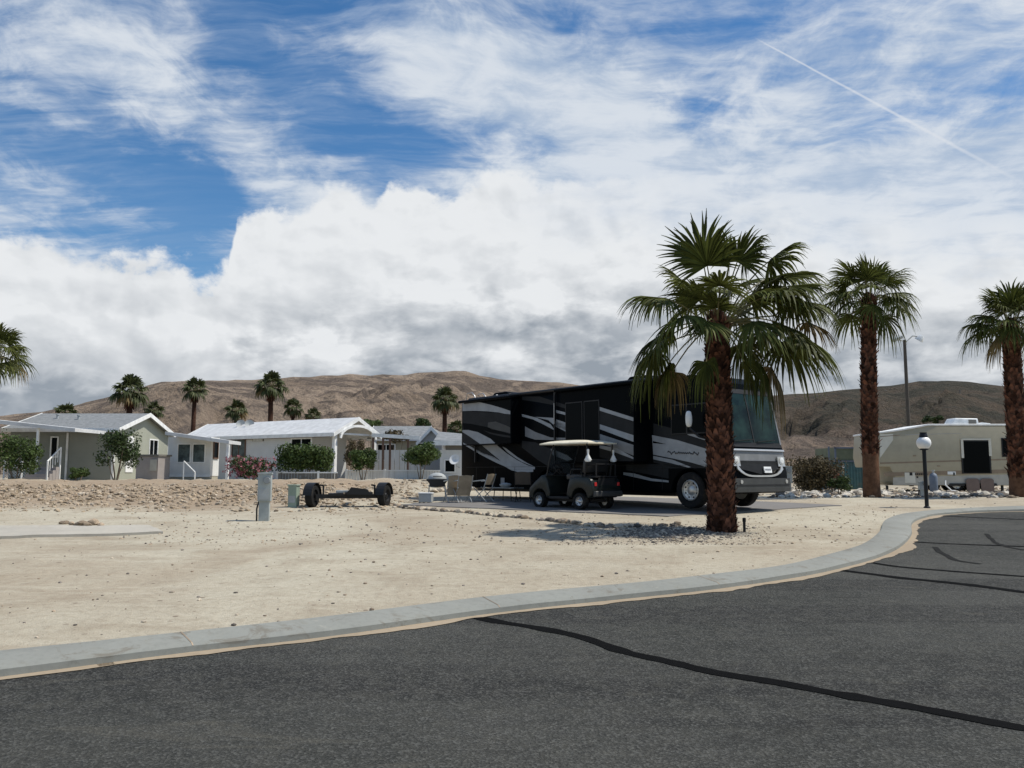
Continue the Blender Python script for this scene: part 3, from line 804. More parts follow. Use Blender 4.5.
def palm(px, py_base, px_top, py_top, Rpx, seed, n, nseg, label, w=20, smooth=0.3, group='tall fan palms along the lot', D=None, nboot=500, mat='frond'):
    b = G(px, py_base) if D is None else None
    if D is not None:
        q = P(px, 474, D); b = on_ground(q.x, q.y)
    D_ = b.y; q = P(px_top, py_top, D_); H = q.z-b.z
    T = thing('fan_palm', label, 'palm tree', b, 0, group)
    rad = w/2/850*D_
    trunk(T, H, rad, rad*.8, seed, nboot, smooth, lean=(q.x-b.x, 0), bsize=1.4)
    crown(T, Rpx/850*D_, n, nseg, seed, MT[mat], top=(q.x-b.x, 0, H), wf=.9, droopk=1.0, dry=.08)
    return T
palm(872, 497.5, 869, 302, 58, 21, 30, 36, 'tall palm behind the white globe lamp, its lowest trunk bare and smooth', 16, .22)
palm(1020, 497, 1011, 327, 54, 22, 34, 34, 'tall palm in front of the cream trailer at the right edge', 18, .12)
# palm at the left edge
palm(-10, 474, -6, 358, 44, 23, 30, 30, 'palm whose crown leans in at the left edge above the white carport', 9, 0, D=46, nboot=120, group='palms behind the mobile homes')
# distant palms: three crowns, copied with their parts
def far_proto(seed, n, nseg, dry, name='distant_palm'):
    T = thing(name, 'x', 'palm tree', (0, 0, 0), 0, 'palms behind the mobile homes')
    crown(T, 2.1, n, nseg, seed, MT['frond_far'], top=(0, 0, 0), wf=1.35, droopk=1.1, dry=dry, steps=4, blade=.5)
    return T
protos = [far_proto(31, 30, 14, .0), far_proto(32, 28, 14, .15), far_proto(33, 34, 14, .05)]
used = [False]*3
FAR = [(66,416,16,0,.14,0,'short palm crown just above the ridge of the green-grey mobile home'),
       (130,394,23,2,.30,1,'broad dark palm above the gable of the green-grey mobile home'),
       (154,412,13,1,.14,0,'small palm crown tucked right beside the broad palm over the gable'),
       (195,391,17,0,.26,1,'slim palm with long bare trunk between the gable home and the white home'),
       (236,412,15,1,.24,1,'low palm over the left part of the white home roof'),
       (271,388,20,2,.22,1,'highest palm over the white home roof, above the satellite dishes'),
       (293,409,13,0,.2,1,'small palm right of the highest palm over the white roof'),
       (313,417,11,1,.16,0,'smallest palm crown at the white roof ridge, last of its clump'),
       (445,402,18,2,.26,1,'lone dark palm above the grey gable, left of the motorhome'),
       (456,430,12,0,.16,0,'low palm crown at the foot of the lone palm beside the motorhome')]
far = []
for row in FAR:
    k = row[3]; far.append(protos[k] if not used[k] else copy_tree(protos[k])); used[k] = True
for i, (px, py, r_, k, tw, tr, lab) in enumerate(FAR):
    D = min(118, 2.0*850/r_); sc = r_*D/850/2.05
    q = P(px, py, D); o = far[i]
    b = on_ground(q.x, q.y); H = (q.z-b.z)/sc
    o.location = b; o.scale = (sc,)*3; o.rotation_euler = (0, 0, i*1.3); o['label'] = lab
    for ch in o.children: ch.location = (0, 0, H)
    g = MB(); g.tube([(0,0,-.2),(.05,0,H*.5),(0,0,H)], lambda u: .30-.06*u, 10)
    g.v = [(v[0]*1.0, v[1], v[2]) for v in g.v]
    g.build('trunk', MT['bark'], o, smooth=180)
    if i != 0:
        sk = MB(); rng = random.Random(i)
        for j in range(150):   # old leaf skirt under the crown
            a = rng.uniform(0, 2*PI); z = H-rng.uniform(.1, 1.1); r0 = .28
            p = Vector((math.cos(a)*r0, math.sin(a)*r0, z)); q2 = p+Vector((math.cos(a)*.22, math.sin(a)*.22, -.42)); s_ = Vector((-math.sin(a), math.cos(a), 0))*.06
            sk.add([p-s_, p+s_, q2+s_*.4, q2-s_*.4], [(0,1,2,3)])
        sk.build('leaf_skirt', MT['boot'], o, fixn=False)

# ------------------------------------------------------------------ shrubs and small trees
def leaves(mb, c, rad, n, size, rng, shell=.45, mi=0, flat=False):
    c = Vector(c)
    for _ in range(n):
        v = Vector((rng.gauss(0, 1), rng.gauss(0, 1), rng.gauss(0, 1))).normalized()*(shell+(1-shell)*rng.random())
        p = c+Vector((v.x*rad[0], v.y*rad[1], v.z*rad[2]))
        d = (v+Vector((rng.uniform(-1, 1), rng.uniform(-1, 1), rng.uniform(-1, 1)))*.8).normalized()
        a = d.orthogonal().normalized(); a.rotate(Matrix.Rotation(rng.uniform(0, 2*PI), 3, d)); b = d.cross(a)
        s_ = size*rng.uniform(.6, 1.3)
        mb.add([p-a*s_, p-b*s_*.5, p+a*s_, p+b*s_*.5], [(0,1,2,3)], mi)
def bush(name, px0, px1, py0, py1, D, label, cat='bush', mat='leaf_dark', n=2600, lobes=14, seed=1, stems=5, size=.07, stemh=.25, flowers=0, depth=None, group=None, box=False):
    rng = random.Random(seed); pc = (px0+px1)/2
    q0, q1 = P(px0, py1, D), P(px1, py0, D); q = P(pc, py1, D); gb = on_ground(q.x, q.y)
    W_, top = abs(q1.x-q0.x), q1.z-gb.z; bot = max(.0, q0.z-gb.z)
    Hh = top-bot; dp = depth or min(W_, 2.2)
    T = thing(name, label, cat, gb, 0, group)
    g = MB()
    for i in range(lobes):
        if box: u, v, w = rng.uniform(-.9, .9), rng.uniform(-.6, .6), rng.uniform(-.55, .55); lr = .38
        else:
            a = rng.uniform(0, 2*PI); rr = math.sqrt(rng.random())*.72; w = rng.uniform(-.6, .62); rr *= math.sqrt(1-w*w*.7)
            u, v = math.cos(a)*rr, math.sin(a)*rr; lr = rng.uniform(.26, .42)
        cc = (u*W_/2, v*dp/2, bot+Hh*(.5+.5*w*.95))
        rad = (lr*min(W_, Hh*1.6)*.62, lr*dp*.7, lr*Hh*.62 if not box else .30*Hh)
        cc = (max(-W_/2+rad[0]*.8, min(W_/2-rad[0]*.8, cc[0])), cc[1], min(top-rad[2]*.9, max(bot+rad[2]*.8, cc[2])))
        leaves(g, cc, rad, n//lobes, size, rng)
    g.build('foliage', MT[mat], T, fixn=False)
    if flowers:
        f = MB()
        for i in range(flowers):
            a = rng.uniform(-1, 1)*.92; z = rng.uniform(.15, 1)
            leaves(f, (a*W_/2, -dp*.45*math.sqrt(max(.05, 1-a*a*.8))*rng.uniform(.6, 1.05), bot+Hh*z*.95), (.10,.10,.09), 5, .06, rng)
        f.build('blossom', MT['petal_pink'], T, fixn=False)
    st = MB()
    for i in range(stems):
        a = 2*PI*i/max(1, stems)+.4; r_ = .10+.05*(i % 2)
        st.tube([(math.cos(a)*.05, math.sin(a)*.05, -.1), (math.cos(a)*r_*1.5, math.sin(a)*r_, bot*.6+.1), (math.cos(a)*W_*.22, math.sin(a)*dp*.2, bot+Hh*.5)], .035, 6, r2=.012)
    if stems: st.build('stem', MT['twig'], T)
    return T
bush('small_tree', -12, 42, 427, 484, 39, 'round green bushy tree below the white carport at the left edge', 'tree', 'leaf_mid', 3600, 16, 2)
bush('small_tree', 90, 142, 424, 472, 40, 'dark multi-stemmed small tree in front of the gable wall', 'tree', 'leaf_dark', 3400, 15, 3, stems=6)
bush('low_shrub', 64, 90, 465, 486, 38.5, 'low green shrub at the corner of the green-grey home', 'shrub', 'leaf_mid', 1100, 8, 4, stems=3)
bush('flowering_shrub', 224, 280, 456, 486, 41, 'wide oleander shrub with pink blossom before the white home', 'shrub', 'leaf_dark', 2600, 14, 5, flowers=120)
bush('hedge', 277, 333, 443, 474, 42, 'clipped dense green hedge before the white home porch', 'hedge', 'leaf_mid', 9500, 34, 6, stems=7, box=True, depth=1.5, size=.075)
bush('round_bush', 349, 377, 446, 472, 43, 'round clipped green bush right of the white porch post', 'bush', 'leaf_mid', 4200, 24, 7, stems=3)
bush('round_bush', 402, 440, 440, 468, 44, 'larger round green bush in front of the grey gable home', 'bush', 'leaf_mid', 5200, 26, 8, stems=3)
bush('small_tree', 343, 366, 430, 468, 47, 'yellowish thin tree inside the arch of the white porch', 'tree', 'leaf_olive', 1500, 8, 9, stems=2)
bush('leafy_tree', 358, 385, 415, 431, 70, 'yellow-green treetop behind the roofs, right of the white porch', 'tree', 'leaf_mid', 1500, 8, 10, stems=3, size=.12)
bush('leafy_tree', 382, 412, 428, 448, 50, 'thin green vine-like tree hanging before the grey roof', 'tree', 'leaf_olive', 1300, 9, 11, stems=3)
bush('leafy_tree', 415, 434, 417, 432, 75, 'small dark treetop just left of the lone palm', 'tree', 'leaf_dark', 1000, 7, 12, stems=3, size=.12)
bush('desert_shrub', 784, 846, 454, 494, 35.5, 'large dry olive-brown shrub behind the grey pedestal, before the teal shed', 'shrub', 'leaf_olive', 9000, 34, 13, stems=7, size=.055)
bush('desert_shrub', 824, 852, 474, 495, 34.6, 'darker low shrub at the foot of the teal shed', 'shrub', 'leaf_dark', 1500, 9, 14, stems=3, size=.05)
bush('leafy_tree', 918, 948, 415, 426, 120, 'dark low treetop showing over the cream trailer roof', 'tree', 'leaf_dark', 900, 8, 15, stems=2, size=.2)
bush('leafy_tree', 866, 905, 452, 470, 60, 'low dark bush between the tall palm and the trailer nose', 'bush', 'leaf_dark', 900, 8, 16, stems=2, size=.1)
# ------------------------------------------------------------------ motorhome
RX0, RX1 = Vector((-1.80, 30.4, 0)), Vector((5.42, 21.55, 0))
gz = height(3, 25)+.02; RX0.z = RX1.z = gz
ax = (RX1-RX0); RL = ax.length; ax.normalize(); nn = Vector((ax.y, -ax.x, 0))      # out of the visible side
nn = Vector((-.773, -.635, 0)); nn = (nn-ax*nn.dot(ax)).normalized()
RZ = math.atan2(ax.y, ax.x)
MH = thing('motorhome', 'large black motorhome with grey and silver swooshes parked behind the big palm', 'motorhome', RX0, RZ)
RM = Matrix.Translation(RX0) @ Matrix.Rotation(RZ, 4, 'Z'); RMi = RM.inverted()
SY = -1 if (RMi.to_3x3() @ nn).y < 0 else 1
WID = 2.5
def Y(d): return SY*d          # d metres out of the visible side; the body lies at negative d
def loc(px, py, d=0.0):
    """local point (along, up) seen at a pixel on the plane d metres out of the side"""
    p = RMi @ on_plane(px, py, RX0+nn*d, nn); return (p.x, p.z)
def clip(poly, x0, x1, z0, z1):
    def cl(ps, f, inter):
        out = []
        for i in range(len(ps)):
            a, b = ps[i-1], ps[i]
            fa, fb_ = f(a), f(b)
            if (fa >= 0) != (fb_ >= 0):
                t_ = fa/(fa-fb_); out.append((a[0]+(b[0]-a[0])*t_, a[1]+(b[1]-a[1])*t_))
            if fb_ >= 0: out.append(b)
        return out
    for f in (lambda p: p[0]-x0, lambda p: x1-p[0], lambda p: p[1]-z0, lambda p: z1-p[1]):
        poly = cl(poly, f, None)
        if len(poly) < 3: return []
    return poly
wf_x = loc(689, 494)[0]
wr_x = loc(548, 494)[0]
def arch(cx_, r_, z0, n=14):
    return [(cx_+r_*math.cos(PI*k/n), z0+r_*math.sin(PI*k/n)*1.05) for k in range(n+1)]
zb = .40; zt = 3.52
prof = [(0.0, .55), (0.0, 3.40), (.10, zt), (RL-1.1, zt), (RL-.62, zt-.05), (RL-.42, zt-.22), (RL-.30, zt-.62), (RL-.03, 1.62), (RL+.02, 1.50), (RL+.05, 1.15), (RL+.10, .95), (RL+.12, .55), (RL+.02, .40)]
prof += arch(wf_x, .60, zb)+[(wf_x-.62, zb)]+[(wr_x+.62, zb)]+arch(wr_x, .60, zb)+[(wr_x-.65, zb), (.9, .42)]
g = MB(); g.prism(prof, Y(0), Y(-WID), 0, bev=.045)
body_mats = [MT['black_paint'], MT['grey_paint'], MT['silver_paint'], MT['silver_paint_mid'], MT['grey_paint_light'], MT['black_slide'], MT['black_metal']]
def src(cx_, cy_, ox, oy, s_): return (ox+cx_/s_, oy+cy_/s_)
def c1(*p): return [src(a, b, 450, 380, 5.48) for a, b in p]
def c4(*p): return [src(a, b, 440, 360, 4.52) for a, b in p]
def c5(*p): return [src(a, b, 600, 340, 3.84) for a, b in p]
def c3(*p): return [src(a, b, 455, 380, 12.8) for a, b in p]
def c9(*p): return [src(a, b, 455, 430, 9.6) for a, b in p]
# (material, order, outline in photograph pixels, depth plane chosen later)
SW = [
 (1, 0, c3((70,395),(250,405),(560,420),(720,440),(720,740),(600,725),(450,690),(300,610),(180,570),(70,555))),
 (2, 1, c3((60,255),(170,258),(320,285),(470,320),(600,358),(716,398),(716,440),(640,432),(560,415),(400,400),(240,394),(70,398))),
 (0, 2, c3((70,550),(200,560),(400,600),(720,695),(720,715),(500,680),(350,640),(200,590),(70,575))),
 (4, 2, c3((425,545),(520,530),(640,575),(716,610),(716,680),(600,655),(470,630),(420,600))),
 (2, 1, c9((60,0),(130,0),(220,20),(345,85),(420,160),(500,225),(600,290),(700,340),(768,355),(768,400),(700,405),(610,405),(540,385),(470,345),(400,315),(300,265),(200,210),(85,140),(75,118),(160,160),(280,225),(380,262),(440,300),(420,280),(340,215),(250,140),(130,55),(60,12))),
 (1, 1, c9((52,12),(130,55),(240,140),(340,220),(430,295),(380,275),(280,235),(160,165),(75,120),(52,110))),
 (2, 1, c9((455,160),(490,175),(600,260),(700,320),(765,352),(700,330),(640,305),(560,255),(500,210))),
 (2, 2, c5((-20,545-70),(-22,540-70),(-20,540-70))),
 (2, 1, c4((370,244),(440,262),(500,290),(522,320),(470,292),(420,268),(372,256))),
 (2, 1, c4((430,257),(520,262),(522,275),(572,292),(572,325),(522,300),(490,272))),
 (3, 1, c4((385,300),(430,325),(500,350),(575,352),(575,360),(500,362),(430,360),(385,345))),
 (1, 0, c4((370,165),(450,165),(575,205),(575,222),(520,205),(440,190),(370,180))),
 (2, 1, c4((525,226),(572,238),(572,250),(525,238))),
 (2, 1, c4((525,268),(572,284),(572,320),(525,300))),
 (1, 0, c4((370,365),(430,372),(520,410),(575,430),(600,520),(520,500),(440,450),(370,395))),
 (3, 1, c4((500,400),(575,430),(600,450),(575,455),(510,430))),
 (1, 0, c4((722,230),(875,280),(875,345),(722,290))),
 (2, 1, c4((722,212),(875,260),(875,277),(722,229))),
 (2, 1, c4((722,290),(875,340),(875,370),(722,312))),
 (3, 1, c4((722,334),(875,384),(875,432),(722,372))),
 (1, 1, c4((722,376),(875,436),(875,470),(722,440))),
 (2, 2, c4((722,385),(800,398),(875,440),(875,448),(800,420),(722,398))),
 (1, 0, c5((100,478),(205,476),(300,480),(410,500),(412,620),(388,560),(345,520),(305,512),(275,535),(205,520),(100,500))),
 (1, 0, c5((205,320),(300,345),(400,372),(440,380),(440,600),(410,610),(370,540),(330,500),(205,470))),
 (2, 1, c5((200,365),(300,385),(400,415),(440,430),(440,490),(400,485),(350,470),(280,455),(205,440))),
 (0, 2, c5((204,388),(255,400),(215,397),(204,396))),
 (2, 1, c5((298,342),(330,348),(400,378),(440,392),(400,384),(340,365))),
 (2, 1, c5((205,445),(280,460),(350,488),(340,490),(270,472),(205,458))),
 (2, 1, c5((90,508),(130,512),(200,532),(270,540),(275,548),(195,541),(120,524),(90,518))),
 (4, 1, c5((275,525),(300,505),(330,500),(360,515),(395,560),(412,610),(404,612),(385,568),(350,524),(325,512),(305,514),(285,530))),
]
def paint(mb, d, rect, base_m=None):
    x0, x1, z0, z1 = rect
    for mi, order, px in SW:
        pl = [loc(a, b, d) for a, b in px]
        pl = clip(pl, x0, x1, z0, z1)
        if len(pl) > 2: mb.poly([(p[0], Y(d+.003+.003*order), p[1]) for p in pl], mi)
# side regions of the flat body (kept off the arches)
bx0 = .05
paint(g, 0.0, (bx0, RL-.55, 1.05, 3.45))
paint(g, 0.0, (wr_x+.68, wf_x-.68, .42, 1.047))
paint(g, 0.0, (bx0, wr_x-.70, .46, 1.047))
paint(g, 0.0, (wf_x+.66, RL-.02, .45, 1.047))
paint(g, 0.0, (RL-.547, RL-.06, 1.05, 1.5))
# lower skirt seam and bay door gaps
for k in range(9):
    x = .9+k*1.05
    if abs(x-wf_x) < .75 or abs(x-wr_x) < .75: continue
    g.box(x-.006, x+.006, Y(.011), Y(.013), .46, 1.12, 6)
g.box(.3, RL-.4, Y(.011), Y(.0125), 1.128, 1.136, 6)
body = g.build('body', body_mats, MH, smooth=30)
def glaze(x0, x1, z0, z1, d=0.0, name='window', frame=.035, parent=None, mat='dark_glass'):
    f = MB(); f.prism([(x0-frame, z0-frame), (x1+frame, z0-frame), (x1+frame, z1+frame), (x0-frame, z1+frame)], Y(d+.002), Y(d+.022), bev=.008, seg=1)
    fo = f.build(name, MT['black_metal'], parent or MH)
    p = MB(); p.prism([(x0, z0), (x1, z0), (x1, z1), (x0, z1)], Y(d+.0225), Y(d+.027)); p.build('pane', MT[mat], fo)
    return fo
# slide-outs
def slide(px0, px1, z0, z1, dep, topper=True):
    x0, x1 = loc(px0, 430, dep)[0], loc(px1, 430, dep)[0]
    s_ = MB(); s_.prism([(x0, z0), (x1, z0), (x1, z1), (x0, z1)], Y(-.05), Y(dep), 5, bev=.02, seg=1)
    paint(s_, dep, (x0+.03, x1-.03, z0+.03, z1-.03))
    so = s_.build('slide_out', body_mats, MH, smooth=30)
    if topper:
        a = MB(); a.prism([(Y(-.12), z1+.12), (Y(dep+.10), z1+.03), (Y(dep+.10), z1+.005), (Y(-.12), z1+.09)], x0-.05, x1+.05, axis='x')
        a.tube([(x0-.08, Y(dep+.12), z1+.03), (x1+.08, Y(dep+.12), z1+.03)], .05, 10); a.build('slide_awning', MT['black_slide'], so, smooth=True)
    return x0, x1
s1 = slide(463, 511, 1.88, 3.36, .42)
s2 = slide(560, 634.5, 1.22, 3.36, .60)
for a, b in ((566.5, 582), (585, 599)):
    x0, x1 = loc(a, 420, .6)[0], loc(b, 420, .6)[0]; glaze(x0, x1, 1.75, 2.98, .6)
# side windows of the body
xa, xb = loc(527, 420)[0], loc(549, 420)[0]
# entry side glass by the driver
for a, b in ((672, 686), (687.5, 706)):
    x0, x1 = loc(a, 412)[0], loc(b, 412)[0]; glaze(x0, x1, 1.98, 2.72)
# patio awning arm and roller
aw = MB(); ax_ = loc(556, 400)[0]
aw.tube([(.6, Y(.10), 3.50), (RL-1.7, Y(.10), 3.50)], .055, 10); aw.build('awning_roller', MT['black_metal'], MH, smooth=True)
for x in (ax_, .9):
    aw = MB(); aw.bar((x, Y(.06), 1.3), (x, Y(.06), 3.46), .045, .05)
    aw.bar((x, Y(.086), 2.45), (x, Y(.086), 3.1), .018, .006, 1); aw.build('awning_arm', [MT['black_metal'], MT['alu']], MH)
# front: windshield wrapped on the slanted face, chrome, bumper, lights, plate
def fr(w, z, off=.0):
    """point on the front face: w across from the visible side (0..WID), z up"""
    pts = [(zt-.22, RL-.42), (zt-.62, RL-.30), (1.62, RL-.03), (1.50, RL+.02), (1.15, RL+.05), (.95, RL+.10), (.55, RL+.12)]
    zs = [p[0] for p in pts][::-1]; xs_ = [p[1] for p in pts][::-1]
    return (float(np.interp(z, zs, xs_))+off, Y(-w), z)
def fstrip(name, z0, z1, w0, w1, off, mat, n=8, parent=None, thick=.03, shape=None):
    m_ = MB(); V_ = []
    for i in range(n+1):
        w = w0+(w1-w0)*i/n
        a, b = (z0, z1) if shape is None else shape(i/n)
        V_.append((w, a, b))
    for i in range(n):
        w, a, b = V_[i]; w2, a2, b2 = V_[i+1]
        zs = 4
        for k in range(zs):
            za, zb_ = a+(b-a)*k/zs, a+(b-a)*(k+1)/zs; zc_, zd = a2+(b2-a2)*k/zs, a2+(b2-a2)*(k+1)/zs
            m_.add([fr(w, za, off), fr(w2, zc_, off), fr(w2, zd, off), fr(w, zb_, off)], [(0,1,2,3)])
    # rim
    ring = [fr(w, a, off) for w, a, b in V_]+[fr(w, b, off) for w, a, b in V_[::-1]]
    back_ = [(p[0]-thick, p[1], p[2]) for p in ring]; k = len(ring)
    m_.add(ring+back_, [(i, (i+1) % k, (i+1) % k+k, i+k) for i in range(k)])
    return m_.build(name, MT[mat], parent or MH, smooth=30)
ws = fstrip('windshield', 1.72, 3.02, .10, WID-.10, .012, 'windshield_glass')
fstrip('windshield_frame', 1.60, 1.72, .06, WID-.06, .02, 'black_plastic', parent=ws)
fstrip('windshield_frame', 3.02, 3.14, .06, WID-.06, .02, 'black_plastic', parent=ws)
fstrip('windshield_frame', 1.70, 3.04, WID/2-.02, WID/2+.02, .022, 'black_plastic', parent=ws, n=2)
for w in (.045, WID-.105):
    fstrip('windshield_frame', 1.68, 3.06, w, w+.06, .024, 'silver_paint_mid', parent=ws, n=2)
# wipers
wp = MB(); wp.bar(fr(.35, 1.74, .05), fr(1.15, 1.80, .06), .02); wp.bar(fr(1.35, 1.74, .05), fr(2.15, 1.80, .06), .02); wp.build('wiper', MT['black_metal'], MH)
fstrip('front_panel', 1.10, 1.54, .05, WID-.05, .012, 'silver_paint_mid')
fstrip('chrome_bar', 1.50, 1.545, .05, WID-.05, .05, 'chrome')
fstrip('grille', .92, 1.24, .40, WID-.40, .035, 'grey_paint', n=10, shape=lambda u: (.90+.22*abs(u-.5)*1.2, 1.24))
fstrip('chrome_grin', .8, .95, .25, WID-.25, .07, 'chrome', n=14, shape=lambda u: (.82+.20*abs(2*u-1)**4, .868+.30*abs(2*u-1)**5))
fstrip('bumper', .44, .79, .04, WID-.04, .10, 'grey_paint_light', n=8, thick=.12)
fstrip('bumper_groove', .60, .63, .10, WID-.10, .112, 'black_plastic', n=8)
lp = fstrip('licence_plate', .93, 1.09, WID/2+.12, WID/2+.44, .082, 'white_plastic', n=2)
mk = MB()
for k in range(6):
    w = WID/2+.155+k*.045; mk.box(fr(w, 1.0)[0]+.085, fr(w, 1.0)[0]+.087, min(Y(-w), Y(-w-.02)), max(Y(-w), Y(-w-.02)), .975, 1.04)
mk.build('plate_mark', MT['blue_grey'], lp)
for w0 in (.10, WID-.42):
    hl = fstrip('headlight', 1.10, 1.38, w0, w0+.32, .06, 'chrome', n=4, shape=lambda u: (1.10, 1.36))
    le = MB(); p = fr(w0+.16, 1.24, .062); le.lathe([(.09, 0), (.10, .015), (.05, .03)], p, 'x', 16); le.build('lens', MT['white_plastic'], hl)
    fg = MB(); p = fr(w0+.2, .70, .11); fg.lathe([(.05, -.02), (.05, .01)], p, 'x', 14); fg.build('fog_light', MT['chrome'], MH)
# script and vent marks on the side (illegible in the photograph)
sc_ = MB(); a, b = loc(668, 452.5), loc(699, 453.5)
pp = []
for k in range(60):
    u = k/59; pp.append((a[0]+(b[0]-a[0])*u, Y(.014), a[1]+(b[1]-a[1])*u+.035*math.sin(u*38)*(.5+.5*math.sin(u*7+1))+.02*math.sin(u*90)))
sc_.tube(pp, .011, 4); sc_.build('script_mark', MT['black_metal'], MH)
# mirror
mx, mz = loc(689.5, 419, .35)
m_ = MB(Matrix.Translation((mx, Y(.38), mz)) @ Matrix.Diagonal((.6, .75, 1, 1))); m_.lathe([(.13*math.sin(PI*k/12)**.6+.002, -.21*math.cos(PI*k/12)) for k in range(13)], (0, 0, 0), 'z', 20)
mo = m_.build('mirror', MT['white_plastic'], MH, smooth=True)
m_ = MB(); m_.tube([(mx+.25, Y(0), mz-.5), (mx+.2, Y(.25), mz-.45), (mx+.02, Y(.38), mz-.24)], .03, 8); m_.build('mirror_arm', MT['black_metal'], mo)
# wheels
def wheel(parent, x, y, r_, w, out, rim='chrome', spokes=8, z=None):
    """out: +1/-1 direction of the outer face along local y"""
    z = r_ if z is None else z
    e = [(r_*.60, -w/2), (r_*.93, -w/2), (r_, -w*.36), (r_, w*.36), (r_*.93, w/2), (r_*.62, w/2), (r_*.58, w*.30), (r_*.58, -w*.3)]
    t_ = MB(Matrix.Translation((x, y, z)) @ Matrix.Scale(out, 4, (0, 1, 0)))
    vs, fs = [], []; n = 32
    for (a, h) in e:
        for k in range(n): vs.append((a*math.cos(2*PI*k/n), h, a*math.sin(2*PI*k/n)))
    m = len(e)
    for i in range(m):
        for k in range(n): fs.append((i*n+k, i*n+(k+1) % n, ((i+1) % m)*n+(k+1) % n, ((i+1) % m)*n+k))
    t_.add(vs, fs)
    wo = thing('wheel', None, None, (0, 0, 0)); wo.parent = parent
    t_.build('tyre', MT['rubber'], wo, smooth=40)
    q = MB(Matrix.Translation((x, y, z)) @ Matrix.Scale(out, 4, (0, 1, 0)))
    q.lathe([(r_*.575, -w*.3), (r_*.575, w*.44), (r_*.54, w*.47), (r_*.50, w*.30), (r_*.30, w*.22), (r_*.22, w*.36), (r_*.12, w*.44), (.01, w*.44)], (0, 0, 0), 'y', 32)
    for k in range(spokes):
        a = 2*PI*k/spokes; q.lathe([(r_*.028, w*.22), (r_*.028, w*.38)], (r_*.36*math.cos(a), 0, r_*.36*math.sin(a)), 'y', 6)
        a += PI/spokes; q.lathe([(r_*.062, w*.268), (r_*.062, w*.285)], (r_*.425*math.cos(a), 0, r_*.425*math.sin(a)), 'y', 8, 1)
    q.build('rim', [MT[rim], MT['black_metal']], wo, smooth=40)
    return wo
for x, dbl in ((wf_x, 0), (wr_x, 1)):
    wheel(MH, x, Y(-.17), .475, .28, SY); wheel(MH, x, Y(-WID+.17), .475, .28, -SY)
un = MB(); un.box(.5, wr_x-.7, Y(-.35), Y(-WID+.35), .32, .55); un.box(wr_x+.7, wf_x-.7, Y(-.3), Y(-WID+.3), .30, .5)
un.tube([(wf_x, Y(-.3), .47), (wf_x, Y(-WID+.3), .47)], .09, 8); un.tube([(wr_x, Y(-.3), .47), (wr_x, Y(-WID+.3), .47)], .12, 8); un.build('chassis', MT['black_metal'], MH)
# roof gear
def ac(x, w=.42):
    a = MB(); a.prism([(x-.5, zt), (x+.5, zt), (x+.46, zt+.20), (x+.3, zt+.27), (x-.35, zt+.27), (x-.48, zt+.16)], Y(-WID/2+w), Y(-WID/2-w), bev=.04)
    a.build('roof_air_conditioner', MT['black_slide'], MH, smooth=True)
ac(loc(504, 392, -1.0)[0]); ac(loc(642, 372, -1.0)[0]); 
ant = MB(); p = loc(497, 394, -.5); ant.lathe([(.07, zt), (.07, zt+.10), (.02, zt+.14)], (p[0], Y(-.5), 0), 'z', 10); ant.build('roof_vent', MT['white_plastic'], MH)
ld_ = MB()
for yy in (-WID+.45, -WID+.9):
    pass
x = .02
for yy in (-.25, -.75):
    ld_.tube([(x-.12, Y(yy), .9), (x-.12, Y(yy), 3.55), (x-.04, Y(yy), 3.78), (x+.25, Y(yy), 3.80), (x+.42, Y(yy), 3.66), (x+.45, Y(yy), 3.5)], .018, 6)
for k in range(9): ld_.tube([(x-.12, Y(-.25), 1.0+k*.3), (x-.12, Y(-.75), 1.0+k*.3)], .014, 6)
ld_.build('ladder', MT['alu'], MH, smooth=True)
tl = MB(); tl.box(-.03, -.002, Y(-.12), Y(-.3), 1.0, 1.35); tl.build('tail_light', MT['red_lens'], MH); tl = MB(); tl.box(-.03, -.002, Y(-WID+.12), Y(-WID+.3), 1.0, 1.35); tl.build('tail_light', MT['red_lens'], MH)
db = MB(); p = loc(503, 482, 0); db.prism([(p[0]-.1, p[1]-.12), (p[0]+.1, p[1]-.12), (p[0]+.1, p[1]+.14), (p[0]-.1, p[1]+.14)], Y(.004), Y(.02)); db.build('service_hatch', MT['silver_paint_mid'], MH)
# ------------------------------------------------------------------ golf cart (local +x is its front)
rw = G(581, 510.5)
hd = math.atan2(.73, -.68)
CT = thing('golf_cart', 'dark golf cart with cream roof parked beside the motorhome', 'golf cart', (0, 0, 0), hd)
CW = 1.18
# visible side is the cart's left (+y); put its rear left wheel at rw
off = Matrix.Rotation(hd, 3, 'Z') @ Vector((.45, CW/2-.08, 0))
CT.location = (rw.x-off.x, rw.y-off.y, height(rw.x, rw.y)+.022)
def cy(prof, y0, y1, mat, name, bev=.02, par=None, seg=2):
    m = MB(); m.prism(prof, y0, y1, bev=bev, seg=seg); return m.build(name, MT[mat], par or CT, smooth=40)
h = CW/2
rear = [(-.02,.40),(-.04,.62),(.02,.80),(.12,.86),(.62,.88),(.80,.84),(.88,.60),(.93,.36)]+[(.45+.28*math.cos(PI*k/10), .30+.28*math.sin(PI*k/10)) for k in range(11)]+[(.1,.32)]
cy(rear, -h, h, 'cart_body', 'rear_body', .04)
cy([(.85,.27),(1.62,.27),(1.64,.34),(.85,.34)], -h+.03, h-.03, 'black_plastic', 'floor', .01)
frontp = [(1.58,.30),(1.56,.45),(1.66,.80),(1.74,.93),(1.90,.92),(2.16,.74),(2.38,.56),(2.42,.42),(2.36,.30),(2.24,.28)]+[(1.98+.26*math.cos(PI*k/10), .28+.26*math.sin(PI*k/10)) for k in range(11)]
cy(frontp, -h+.02, h-.02, 'cart_body', 'front_cowl', .04)
cy([(2.36,.26),(2.46,.30),(2.46,.42),(2.38,.44)], -h+.08, h-.08, 'black_plastic', 'front_bumper', .02)
